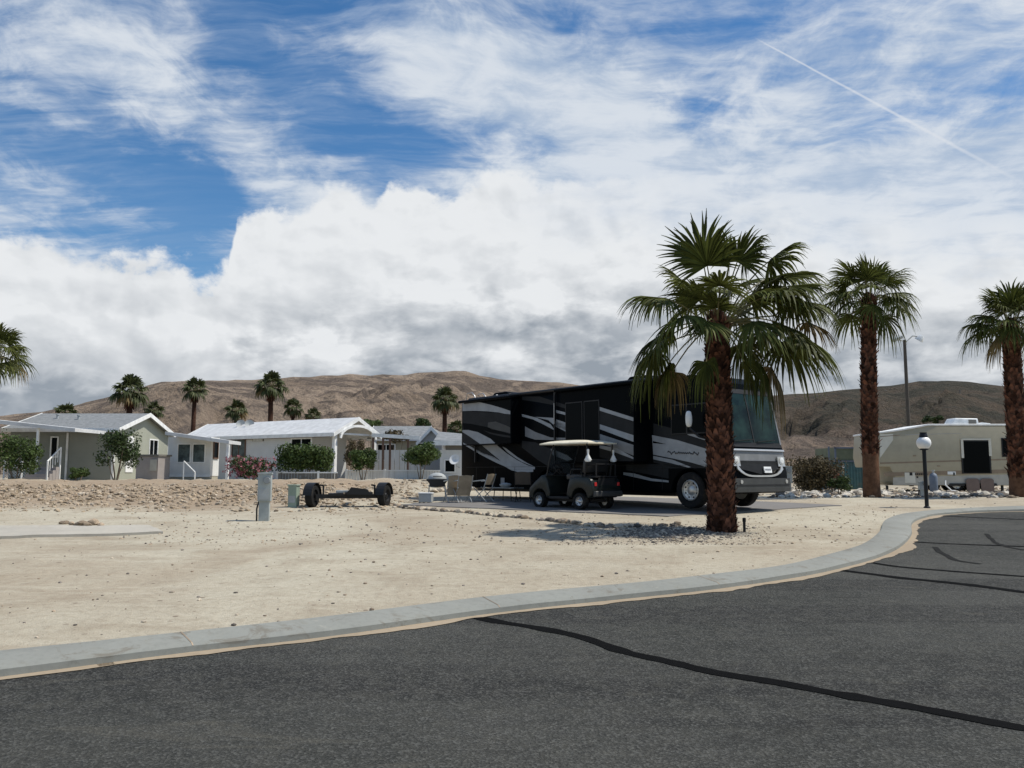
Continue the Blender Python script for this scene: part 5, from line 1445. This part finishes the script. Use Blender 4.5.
tband(880, 900, 436.2, 434.8, 437.0, 435.4, 1, .006); tband(905, 962, 434.6, 433.0, 435.4, 433.6, 4, .0055)
g.build('body', [MT['trailer_cream'], MT['trailer_tan'], MT['trailer_grey'], MT['trailer_light'], MT['trailer_grey']], TR, smooth=30)
r_ = MB(); r_.prism([(nx_+.07, z_t0-.02), (x_t1+.9, z_t1-.01), (x_t2, z_t2-.01), (TLn+.02, z_t2-.01), (TLn+.02, z_t2+.07), (x_t2, z_t2+.07), (x_t1+.9, z_t1+.07), (nx_+.07, z_t0+.06)], -.03, 2.48, bev=.01, seg=1); r_.build('roof_edge', MT['white_plastic'], TR)
def tbox(name, px0, px1, py0, py1, mat, d0=.0, d1=.03, par=None, bev=0):
    a, b = tp(px0, py1), tp(px1, py0); q = MB(); q.box(a[0], b[0], -d1, -d0, a[1], b[1], bev=bev); return q.build(name, MT[mat], par or TR)
w_ = tbox('window', 962, 989.5, 439.8, 473.5, 'black_metal', .004, .03); tbox('pane', 963.5, 988, 441.5, 472.8, 'dark_glass', .031, .036, w_)
tbox('awning_rail', 961.2, 962.6, 439, 458, 'trailer_light', .006, .05); tbox('awning_rail', 988.8, 990.4, 438.5, 456, 'trailer_light', .006, .05); tbox('awning_rail', 961.5, 990, 438.6, 440.2, 'trailer_light', .051, .07)
w_ = tbox('window', 1002, 1022, 438, 457, 'black_metal', .004, .03); tbox('pane', 1003, 1021, 439, 456, 'dark_glass', .031, .036, w_)
tbox('storage_hatch', 905, 915, 472.5, 483, 'trailer_light', .0065, .014); tbox('hatch_latch', 916.5, 918, 476.3, 478, 'black_metal', .006, .02)
tbox('storage_hatch', 947.5, 955.5, 471.5, 474.5, 'white_plastic', .006, .02); tbox('hatch_latch', 953, 954.5, 472.5, 475.5, 'black_metal', .021, .03)
for k in range(9): tbox('letter_mark', 911+k*1.9-(1.5 if k == 0 else 0), 912.2+k*1.9, 473.0-(.5 if k == 0 else -.3), 474.9+(.6 if k == 0 else 0), 'black_metal', .0145, .019) if k != 1 else None
tbox('vent_cover', 913, 916, 455, 456.3, 'trailer_tan', .006, .02); tbox('vent_cover', 937, 940, 465.5, 466.5, 'trailer_tan', .006, .02)
a, b = tp(960, 424), tp(987, 417)
q = MB(); q.prism([(a[0], z_t2+.06), (b[0], z_t2+.06), (b[0]-.05, b[1]-.02), (a[0]+.15, b[1]), (a[0]+.02, z_t2+.2)], .7, 1.5, bev=.04); aco = q.build('roof_air_conditioner', MT['white_plastic'], TR, smooth=True)
q = MB(); q.box(a[0]+.78, b[0]-.14, .68, .699, z_t2+.12, b[1]-.08); q.build('grille', MT['pole_grey'], aco)
a, b = tp(990, 424), tp(1003, 421.5); q = MB(); q.prism([(a[0], z_t2+.06), (b[0], z_t2+.06), (b[0]-.1, z_t2+.16), (a[0]+.1, z_t2+.2)], .9, 1.4, bev=.02); q.build('roof_vent', MT['white_plastic'], TR)
wx = [tp(px, 490)[0] for px in (957.5, 973.5, 988.5)]
for x in wx:
    wheel(TR, x, .14, .34, .22, -1, rim='white_plastic', spokes=6); wheel(TR, x, 2.3, .34, .22, 1, rim='white_plastic', spokes=6)
    q = MB(); q.prism([(x-.42, zb_-.02), (x-.36, zb_+.10), (x+.36, zb_+.10), (x+.42, zb_-.02)], -.05, -.005); q.build('fender', MT['black_metal'], TR)
q = MB(); q.box(noseX+.8, TLn-.1, .25, 2.2, .30, zb_-.005); q.build('chassis', MT['black_metal'], TR)
for px in (890, 1006):
    x = tp(px, 490)[0]; q = MB(); q.bar((x, .3, 0), (x, .3, zb_), .09); q.lathe([(.14, 0), (.14, .03)], (x, .3, 0), 'z', 8); q.build('landing_leg', MT['black_metal'], TR)
for px, lab in ((974, 'left of the two brown board covers leaning on the trailer wheels'), (988.5, 'right of the two brown board covers leaning on the trailer wheels')):
    p = P(px, 490, TD-.16); q = MB(); q.prism([(-.30, 0), (.30, 0), (.31, .52), (.22, .60), (-.22, .60), (-.31, .52)], -.03, .0, bev=.006); o = q.build('wheel_cover', MT['board_brown']); o.location = (p.x, TD-.10, tg+.02); o.rotation_euler = (R(-4), 0, 0)
    tag(o, lab, 'wheel cover', 'board covers over the trailer wheels')
p = on_ground(P(934,490,37.5).x, 37.5); jg = thing('water_softener', 'blue-grey upright tank beside the trailer, right of the globe lamp', 'tank', p)
q = MB(); q.lathe([(.16, 0), (.17, .03), (.17, .72), (.13, .84), (.05, .88)], (0,0,0), 'z', 18); q.build('body', MT['blue_grey'], jg, smooth=True)
q = MB(); q.lathe([(.05, .87), (.05, .98), (.07, .98), (.07, 1.02)], (0,0,0), 'z', 12); q.build('cap', MT['zinc'], jg)
hz = MB(); p0 = on_ground(P(948.5,495,38.6).x, 38.6)
hz.tube([(0,0.2,.50),(-.06,.1,.3),(.05,.0,.15),(.10,-.1,.05),(.28,-.15,.04)], .03, 8); o = hz.build('drain_hose', MT['white_plastic'], smooth=True); o.location = p0; tag(o, 'white drain hose hanging beneath the trailer left of its bare wheel', 'hose')

# ------------------------------------------------------------------ teal shed behind the shrub
sx0, sx1 = P(829, 470, 46).x, P(866, 470, 46).x; gz_ = height(17, 46)
TS = thing('storage_container', 'teal-blue storage shed with olive upper half behind the dry shrub', 'shed', (sx0, 46, gz_))
zt_, zm_ = P(840, 447.5, 46).z-gz_, P(840, 460.5, 46).z-gz_; LW = sx1-sx0
q = MB(); q.box(0, LW, 0, 3, 0, zm_-.02)
for k in range(12): x = .06+k*(LW-.12)/12; q.box(x, x+.09, -.025, -.001, .1, zm_-.1)
q.build('lower_wall', MT['teal_paint'], TS)
q = MB(); q.box(.35, LW, .02, 2.98, zm_, zt_); q.build('upper_wall', MT['olive_paint'], TS)
q = MB(); q.box(-.02, LW+.02, -.04, -.003, zm_-.08, zm_-.0); q.box(.33, .42, -.03, .015, zm_+.003, zt_); q.box(-.02, .06, -.04, -.003, 0, zt_+.05); q.box(.3, LW, -.03, .015, zt_-.06, zt_+.02); q.build('frame', MT['blue_grey'], TS)
p = P(843, 466.5, 45.95); q = MB(); q.lathe([(.09, -.06), (.09, -.03)], (p.x-sx0, 0, p.z-gz_), 'y', 12); q.build('wall_light', MT['white_plastic'], TS)
p = on_ground(P(825.5,480,40).x, 40); RB = thing('rusty_tank', 'rust-red tank lying between the dry shrub and the teal shed', 'tank', p)
q = MB(); q.lathe([(.05,-.62),(.28,-.55),(.33,-.4),(.33,.4),(.28,.55),(.05,.62)], (0,0,.75), 'x', 16); q.build('body', MT['rust_red'], RB, smooth=True)
q = MB(); q.bar((-.35,-.2,0),(-.35,-.2,.55),.06); q.bar((.35,-.2,0),(.35,-.2,.55),.06); q.bar((-.35,.2,0),(-.35,.2,.55),.06); q.bar((.35,.2,0),(.35,.2,.55),.06); q.build('stand', MT['black_metal'], RB)

# ------------------------------------------------------------------ globe lamp by the kerb
p = G(927, 508); GLD = p.y; H_ = P(926, 443, GLD).z-p.z
GL = thing('globe_lamp', 'black lamp post with white globe standing behind the kerb bend', 'lamp post', p)
q = MB(); q.tube([(0,0,-.1),(0,0,H_-.17)], .055, 14); q.lathe([(.09,0),(.09,.02),(.065,.05)], (0,0,0), 'z', 14); q.build('post', MT['black_metal'], GL, smooth=40)
q = MB(); rr = .195; q.lathe([(rr*math.sin(PI*k/14)+.001, H_-rr*math.cos(PI*k/14)) for k in range(15)], (0,0,0), 'z', 28); q.build('globe', MT['globe_white'], GL, smooth=180)
q = MB(); q.lathe([(.115,H_-.20),(.115,H_-.16),(.07,H_-.16)], (0,0,0), 'z', 20); q.build('collar', MT['black_metal'], GL)
q = MB(); q.lathe([(.12,H_+.155),(.115,H_+.20),(.095,H_+.27),(.10,H_+.30)], (0,0,0), 'z', 20); q.build('cap', MT['black_metal'], GL)

# ------------------------------------------------------------------ tall floodlight pole
DP = 58.0; q0 = P(911, 474, DP); p = on_ground(q0.x, DP); Hp = P(908, 340, DP).z-p.z
FP = thing('floodlight_pole', 'tall wooden pole with two floodlights behind the cream trailer', 'floodlight pole', p)
q = MB(); q.tube([(0,0,-.2),(0,0,Hp)], .15, 12, r2=.10); q.build('pole', MT['pole_brown'], FP, smooth=40)
q = MB(); q.tube([(-.55,0,Hp+.05),(.1,0,Hp-.12),(.55,-.05,Hp+.28),(.95,-.1,Hp+.22)], .045, 8); q.build('arm', MT['zinc'], FP, smooth=True)
for x, z, an in ((-.55, .1, -25), (1.05, .12, 30)):
    q = MB(Matrix.Translation((x, -.1, Hp+z)) @ Matrix.Rotation(R(an), 4, 'Y') @ Matrix.Rotation(R(20), 4, 'X'))
    if x < 0: q.box(-.38, .34, -.20, .20, -.11, .11, bev=.04)
    else: q.lathe([(.10,.22),(.20,.10),(.30,-.16),(.31,-.2),(.02,-.17)], (0,0,0), 'z', 18)
    q.build('floodlight', MT['white_plastic'] if x > 0 else MT['zinc'], FP, smooth=40)
# mast on the hill
ma = math.atan((962-CX)/FPX); rr_ = 1650; mp = Vector((rr_*math.sin(ma), rr_*math.cos(ma), 0)); mz_ = hill_h(ma, rr_)
q = MB(); q.tube([(0,0,-8),(0,0,9)], .9, 6, r2=.4); q.bar((-2.5,0,6),(2.5,0,6),.8); o = q.build('radio_mast', MT['pole_grey']); o.location = (mp.x, mp.y, mz_); tag(o, 'tiny radio mast on the crest of the dark right hill', 'mast')

# ------------------------------------------------------------------ power pedestals and utility boxes
def pedestal(px, py, pyt, w, label, rz=0.0, group=None, hand=True):
    p = G(px, py); H_ = P(px, pyt, p.y).z-p.z; W_ = w/850*p.y
    T = thing('power_pedestal', label, 'power pedestal', p, rz, group)
    q = MB(); q.box(-W_*.36, W_*.36, -W_*.28, W_*.28, -.1, H_*.48, bev=.01); q.build('post', MT['meter_grey'], T)
    q = MB(); q.box(-W_*.46, W_*.46, -W_*.40, W_*.34, H_*.40, H_*.96, bev=.015); q.prism([(-W_*.50, H_*.955), (W_*.50, H_*.955), (W_*.50, H_*.98), (0, H_), (-W_*.50, H_*.985)], -W_*.46, W_*.38); c = q.build('cabinet', MT['meter_grey'], T)
    q = MB(); q.box(-W_*.38, W_*.30, -W_*.43, -W_*.401, H_*.44, H_*.66); q.build('hatch', MT['zinc'], c)
    q = MB(); q.lathe([(W_*.22, -W_*.62), (W_*.24, -W_*.42), (W_*.26, -W_*.40)], (W_*.16, 0, H_*.83), 'y', 16); q.build('meter', MT['acrylic_grey'], c, smooth=40)
    q = MB(); q.tube([(-W_*.5, 0, -.05), (-W_*.52, 0, H_*.25), (-W_*.38, 0, H_*.42)], .02, 6); q.build('conduit', MT['black_plastic'], T)
    return T
MT['acrylic_grey'] = simple('acrylic_grey', (.25,.27,.28), .15, var=.1)
pedestal(264, 521, 472, 14, 'grey electric meter pedestal standing alone on the open sand', R(10))
pedestal(787.5, 494.5, 466, 9.5, 'grey meter pedestal between the motorhome front and the dry shrub', R(-5))
pedestal(922.5, 496, 481, 7, 'short pale pedestal behind the globe lamp post before the trailer')
p = G(293.5, 507); T = thing('utility_box', 'pale green utility cabinet right of the lone electric pedestal', 'utility box', p, R(-14))
H_ = P(293, 484.5, p.y).z-p.z
q = MB(); q.box(-.13, .13, -.10, .10, -.1, H_-.04, bev=.01); q.build('cabinet', MT['box_green'], T)
q = MB(); q.box(-.15, .15, -.12, .12, H_-.04, H_, bev=.01); q.build('lid', MT['box_green'], T)
q = MB(); q.box(-.10, .10, -.108, -.102, .12, H_*.5); q.build('label_plate', MT['zinc'], T)
p = G(744.5, 532); q = MB(); q.tube([(0,0,-.1),(0,0,.20)], .028, 8); q.lathe([(.036,.20),(.036,.27),(.02,.28)], (0,0,0), 'z', 10)
o = q.build('irrigation_riser', MT['black_plastic'], smooth=40); o.location = p; tag(o, 'short dark pipe riser in the sand right of the big palm', 'pipe')

# ------------------------------------------------------------------ tow dolly
a, b = G(312, 507), G(384, 506.5); cdir = (b-a); cdir.z = 0; Lw = cdir.length
TDY = thing('tow_dolly', 'black two-wheeled tow dolly resting on the rubble left of the barbecue', 'tow dolly', Vector(((a.x+b.x)/2, (a.y+b.y)/2, min(a.z, b.z))), math.atan2(cdir.y, cdir.x))
hw = Lw/2; rW = .31
for x, o_ in ((-hw+.0, -1), (hw, 1)):
    # wheels stand across the axle: built along y, then turned
    w_ = wheel(TDY, 0, 0, rW, .20, 1, rim='black_metal', spokes=5); w_.location = (x, 0, 0); w_.rotation_euler = (0, 0, -o_*R(90)+R(-28 if x > 0 else -24))
    f = MB(Matrix.Translation((x, 0, rW)) @ Matrix.Rotation(-o_*R(90)+R(-28 if x > 0 else -24), 4, 'Z'))
    n_ = 12; vs = []
    for k in range(n_+1):
        t_ = PI*(.02+.96*k/n_)
        for r2_ in (rW+.05, rW+.07):
            for yy in (-.13, .13): vs.append((r2_*math.cos(t_), yy, r2_*math.sin(t_)))
    fs = []
    for k in range(n_):
        i = k*4; fs += [(i, i+1, i+5, i+4), (i+2, i+6, i+7, i+3), (i, i+4, i+6, i+2), (i+1, i+3, i+7, i+5)]
    f.add(vs, fs); f.build('fender', MT['black_metal'], TDY)
q = MB(); q.box(-hw+.1, hw-.1, -.06, .06, .24, .36); q.build('axle_beam', MT['black_metal'], TDY)
q = MB(); q.box(.05-hw*.15, hw-.35, -.28, .35, .34, .42); q.prism([(-.1, .36), (hw-.4, .34), (hw-.5, .50), (.05, .56)], -.30, -.24); q.build('ramp_tray', MT['black_metal'], TDY)
q = MB(); q.box(-hw+.45, -.15, -.26, .35, .32, .39); q.build('ramp_tray', MT['black_metal'], TDY)
q = MB(); q.box(-.35, 0.0, -.12, .12, .40, .47, bev=.01); q.build('winch', MT['zinc'], TDY)
q = MB(); q.bar((0, 0, .28), (.3, 2.0, .24), .10); q.build('tongue', MT['black_metal'], TDY)
for x in (-hw+.30, hw-.28):
    q = MB(); q.bar((x, -.05, .3), (x, -.05, .62), .05); q.bar((x, -.05, .6), (x-.1, -.05, .62), .05); q.build('tie_post', MT['black_metal'], TDY)

# ------------------------------------------------------------------ patio things
def gpad(px, py): p = G(px, py); return Vector((p.x, p.y, p.z+.022))
p = gpad(437, 501); BB = thing('barbecue_grill', 'black table-top barbecue with silver lid on a folding stand', 'barbecue', p, R(8))
Hb = P(437, 473, p.y).z-p.z
for x in (-.28, .28):
    for y in (-.2, .2): q = MB(); q.tube([(x, y, 0), (x*.9, y*.9, Hb*.55)], .014, 6); q.build('leg', MT['zinc'], BB)
q = MB(); q.box(-.50, .50, -.12, .12, Hb*.70, Hb*.73); q.prism([(-.26, Hb*.50), (.26, Hb*.50), (.24, Hb*.60), (.36, Hb*.78), (-.36, Hb*.78), (-.24, Hb*.60)], -.24, .24, bev=.01); q.build('firebox', MT['black_metal'], BB)
q = MB(Matrix.Translation((0, 0, Hb*.782)) @ Matrix.Diagonal((1, .8, 1, 1))); q.lathe([(.30*math.cos(PI/2*k/8)+.002, .20*math.sin(PI/2*k/8)) for k in range(9)], (0, 0, 0), 'z', 24); q.build('lid', MT['zinc'], BB, smooth=60)
q = MB(); q.tube([(-.15,-.27,Hb*.88),(.15,-.27,Hb*.88)], .014, 6); q.build('handle', MT['black_metal'], BB)
p = gpad(426, 503); CB = thing('storage_bin', 'pale grey metal bin on the ground left of the barbecue', 'bin', p, R(-6)); Hc = P(426, 492.5, p.y).z-p.z
q = MB(); q.box(-.20, .20, -.17, .17, 0, Hc-.04, bev=.02); q.build('body', MT['zinc'], CB)
q = MB(); q.box(-.215, .215, -.185, .185, Hc-.04, Hc, bev=.012); q.build('lid', MT['white_plastic'], CB)
def chair(px, py, pyt, rz, label, fab='canvas_tan', frame='zinc', recl=18, w=.52, lowb=.53):
    p = gpad(px, py); H_ = P(px, pyt, p.y).z-p.z
    T = thing('folding_chair', label, 'folding chair', p, rz, 'folding chairs on the patio')
    hw_ = w/2; sz = .43; bt = math.tan(R(recl))*(H_-sz)
    for s_ in (-1, 1):
        q = MB(); q.tube([(s_*hw_, -.28, 0), (s_*hw_, .26, sz+.02)], .013, 6); q.build('leg', MT[frame], T)
        q = MB(); q.tube([(s_*hw_*.94, .28, 0), (s_*hw_*.94, -.22, sz+.02)], .013, 6); q.build('leg', MT[frame], T)
        q = MB(); q.tube([(s_*hw_, .18, sz), (s_*hw_, .22+bt, H_)], .013, 6); q.build('back_frame', MT[frame], T)
        q = MB(); q.tube([(s_*hw_, -.22, sz+.2), (s_*hw_, .2, sz+.24)], .018, 6); q.build('armrest', MT[frame], T)
    q = MB(); n_ = 8; ys_ = [-.24+.44*k/n_ for k in range(n_+1)]
    vs = []
    for k in range(n_+1):
        for x in (-hw_+.01, -hw_*.4, 0, hw_*.4, hw_-.01): vs.append((x, ys_[k], sz+.01-.03*(1-(x/hw_)**2)))
    q.add(vs, [(k*5+j, k*5+j+1, (k+1)*5+j+1, (k+1)*5+j) for k in range(n_) for j in range(4)]); q.build('seat', MT[fab], T, smooth=True)
    q = MB(); vs = []
    for k in range(n_+1):
        u_ = k/n_; z = lowb+(H_-.02-lowb)*u_; yb_ = .18+(.04+bt)*(z-sz)/(H_-sz)
        for x in (-hw_+.01, -hw_*.4, 0, hw_*.4, hw_-.01): vs.append((x, yb_+.03*(1-(x/hw_)**2), z+(.03*(1-(x/hw_)**2) if k == n_ else 0)))
    q.add(vs, [(k*5+j, k*5+j+1, (k+1)*5+j+1, (k+1)*5+j) for k in range(n_) for j in range(4)]); q.build('backrest', MT[fab], T, smooth=True)
    return T
chair(452.5, 502.5, 475.5, R(200), 'leftmost tan folding chair seen from behind, beside the barbecue', w=.44, recl=12, lowb=.2)
chair(462, 503, 475.5, R(205), 'second tan folding chair, close right of the leftmost one', w=.46, recl=14, lowb=.2)
chair(483, 502.5, 474, R(238), 'tan high-backed folding chair turned sideways beside the small table', w=.46, recl=14)
chair(524, 502.5, 472, R(170), 'dark brown folding chair at the rear of the golf cart, against the motorhome', 'canvas_brown', 'black_metal', w=.5, recl=8)
p = gpad(507, 501.5); TB = thing('folding_table', 'small folding table with thin legs between the patio chairs', 'table', p, R(-48)); Ht = P(507, 487.5, p.y).z-p.z
q = MB(); q.box(-.5, .5, -.26, .26, Ht-.025, Ht, bev=.008); q.build('tabletop', MT['trailer_grey'], TB)
for x, y in ((-.42, -.2), (.42, -.2), (-.42, .2), (.42, .2)): q = MB(); q.tube([(x, y, 0), (x*.9, y*.9, Ht-.02)], .014, 6); q.build('leg', MT['black_metal'], TB)
tpz = TB.location.z+Ht
q = MB(); q.lathe([(.10, 0), (.17, .04), (.19, .10), (.12, .13), (.03, .15)], (0,0,0), 'z', 16); o = q.build('covered_bowl', MT['zinc'], smooth=True); o.location = (p.x-.05, p.y-.02, tpz+.002); tag(o, 'grey covered bowl on the small folding table', 'bowl')

# ------------------------------------------------------------------ rocks
def rock_mesh(seed, mat, r_=1.0):
    bm = bmesh.new(); bmesh.ops.create_icosphere(bm, subdivisions=2, radius=1)
    for v in bm.verts:
        n_ = noise.noise(v.co*1.1+Vector((seed*3.1, 0, 0)))*.55+noise.noise(v.co*2.7+Vector((0, seed, 0)))*.2
        v.co *= 1+n_; v.co.z *= .68
    q = MB(); q.frombm(bm); me = q.build('stone', MT[mat], smooth=40); d = me.data; bpy.data.objects.remove(me); return d
RK = {m: [rock_mesh(k+j*7, m) for k in range(6)] for j, m in enumerate(('rock_pale', 'rock_white', 'rock_grey', 'rock_brown'))}
rng = random.Random(77)
def stone(name, x, y, s_, mat, label, group, dz=None, cat='rock'):
    o = bpy.data.objects.new(name, rng.choice(RK[mat])); COL.objects.link(o)
    o.location = (x, y, height(x, y)+(s_*.35 if dz is None else dz)); o.rotation_euler = (rng.uniform(-.3, .3), rng.uniform(-.3, .3), rng.uniform(0, 6.3))
    o.scale = (s_*rng.uniform(.8, 1.3), s_*rng.uniform(.7, 1.1), s_*rng.uniform(.75, 1.1)); return tag(o, label, cat, group)
# the bank of pale boulders behind the patio and the motorhome
line = [Vector(v) for v in ((-2.9, 33.4), (-1.0, 34.2), (2, 34.6), (6.5, 33.4), (9.6, 33.0))]
lc = resample(line, 200)
for k in range(190):
    p = rng.choice(lc); row = rng.random()
    lowr = p.x > 5
    x = p.x+rng.uniform(-.2, .2); y = p.y+row*(1.0 if lowr else 2.6)-.3
    stone('boulder', x, y, rng.uniform(.12, .27) if not lowr else rng.uniform(.12, .24), 'rock_pale', 'one of the pale rough boulders banked behind the patio and the motorhome', 'pale boulders banked behind the patio')
# the low border of whitish stones right of the motorhome
for k in range(120):
    px = rng.uniform(778, 1030); p = G(px, rng.uniform(493.5, 497.5) if px < 860 else rng.uniform(493.0, 496.8))
    if abs(px-872) < 11 and p.y > 28 and p.y < 34: continue
    stone('border_stone', p.x, p.y, rng.uniform(.07, .19), 'rock_white' if rng.random() < .75 else 'rock_grey', 'one of the whitish stones bordering the lot below the shrub and the trailer', 'whitish stones bordering the lot')
# thin line of dark stones on the sand before the pad
SL = [(388,505),(400,507.5),(420,509.5),(445,511.5),(470,513.5),(500,517),(530,519),(560,522.5),(590,526.5),(620,528),(650,527),(680,526)]
slw = [G(a, b).xy for a, b in SL]; slw = resample(slw, 150)
for k, p in enumerate(slw):
    if rng.random() < .18: continue
    s_ = rng.uniform(.035, .095)
    stone('edging_stone', p.x+rng.uniform(-.06, .06), p.y+rng.uniform(-.09, .09), s_, rng.choice(('rock_grey', 'rock_grey', 'rock_brown', 'rock_pale')), 'one of the small stones in the thin line across the sand before the parking pad', 'line of small stones before the parking pad')
for k, (a, b, s_) in enumerate(((64,524,.17),(72,525,.15),(78,526,.2),(85,526,.22),(93,525,.24),(101,526,.13))):
    p = G(a, b); stone('loose_rock', p.x, p.y, s_*.5, 'rock_brown', 'one of the brown rocks in the short row behind the empty concrete pad', 'brown rocks behind the concrete pad')
# uncountable rubble
def scatter(name, label, gen, n, smin, smax, mats, seed):
    rg = random.Random(seed); q = MB()
    base_ = []
    for k in range(5):
        bm = bmesh.new(); bmesh.ops.create_icosphere(bm, subdivisions=1, radius=1)
        vs = [v.co*(1+.45*noise.noise(v.co*1.3+Vector((k*5., seed, 0)))) for v in bm.verts]; bm.verts.index_update()
        base_.append((vs, [[v.index for v in f.verts] for f in bm.faces])); bm.free()
    V_, F_, M_ = [], [], []
    for i in range(n):
        x, y = gen(rg); z = height(x, y); s_ = smin+(smax-smin)*rg.random()**3; a = rg.uniform(0, 6.3); ca, sa = math.cos(a), math.sin(a)
        sxx, sz_ = rg.uniform(.8, 1.5), rg.uniform(.45, .8); vs, fs = rg.choice(base_); b = len(V_); mi = rg.randrange(len(mats))
        for v in vs:
            X_, Y_ = v.x*sxx*s_, v.y*s_; V_.append((x+X_*ca-Y_*sa, y+X_*sa+Y_*ca, z+v.z*sz_*s_+s_*.2))
        F_ += [[b+t_ for t_ in f] for f in fs]; M_ += [mi]*len(fs)
    q.v, q.f, q.m = V_, F_, M_
    return tag(q.build(name, [MT[m_] for m_ in mats], fixn=False), label, kind='stuff')
def g_berm(r): 
    px = r.uniform(-30, 430); return tuple(G(px, r.choice((r.uniform(484, 512), r.uniform(484, 505), r.gauss(492, 4))) if px < 400 else r.uniform(480, 503)).xy)
def g_mid(r):
    return tuple(G(r.uniform(-20, 1000), 500+110*r.random()**1.5).xy)
def ok(gen):
    def f(r):
        for _ in range(20):
            x, y = gen(r)
            if sdist(x, y) > .35 and not (-30 < x and abs(0) > 1): 
                return x, y
        return x, y
    return f
scatter('rubble', 'loose brown rubble strewn over the low bank before the homes', ok(g_berm), 4600, .012, .085, ('clod', 'rock_brown', 'clod', 'clod', 'rock_pale'), 1)
def g_sand(r):
    D = 7+22*r.random()**1.2; a = r.uniform(-.66, .62)
    return D*a, D
scatter('pebbles', 'scattered small pebbles on the sandy lot', ok(g_sand), 1300, .005, .028, ('rock_brown', 'rock_grey', 'rock_pale'), 2)
def g_gravel(r):
    px = r.gauss(672, 26); py = r.gauss(533, 3.6); return tuple(G(px, min(543, max(524, py))).xy)
scatter('gravel_heap', 'patch of grey crushed gravel left of the big palm', ok(g_gravel), 2000, .012, .045, ('rock_grey', 'rock_grey', 'rock_pale'), 3)
def g_gravel2(r):
    px = r.uniform(560, 770); py = r.uniform(524, 545); return tuple(G(px, py).xy)
scatter('gravel', 'thin grey gravel spread round the big palm', ok(g_gravel2), 1700, .006, .02, ('rock_grey', 'rock_brown'), 4)
def g_back(r):
    px = r.uniform(770, 1040); return tuple(G(px, r.uniform(488, 498)).xy)
scatter('rubble', 'loose stones and dirt under the trailer and shrub', ok(g_back), 1500, .03, .13, ('rock_white', 'rock_brown', 'rock_grey'), 5)
# dry weed tufts on the bank
rg = random.Random(9); q = MB()
for i in range(110):
    x, y = g_berm(rg); z = height(x, y); leaves(q, (x, y, z+.06), (.13,.13,.06), 12, .03, rg)
tag(q.build('dry_weeds', MT['dry_straw'], fixn=False), 'dry weed tufts dotted over the rubble bank', kind='stuff')

def g_mid2(r):
    return tuple(G(r.uniform(120, 900), r.uniform(500, 545)).xy)
def lot_only(gen):
    def f(r):
        while True:
            x, y = gen(r)
            if sdist(x, y) > .4: return x, y
    return f
scatter('clods', 'crumbled earth and small stones over the middle of the lot', lot_only(g_mid2), 2200, .006, .032, ('clod', 'rock_brown', 'rock_grey', 'clod'), 6)
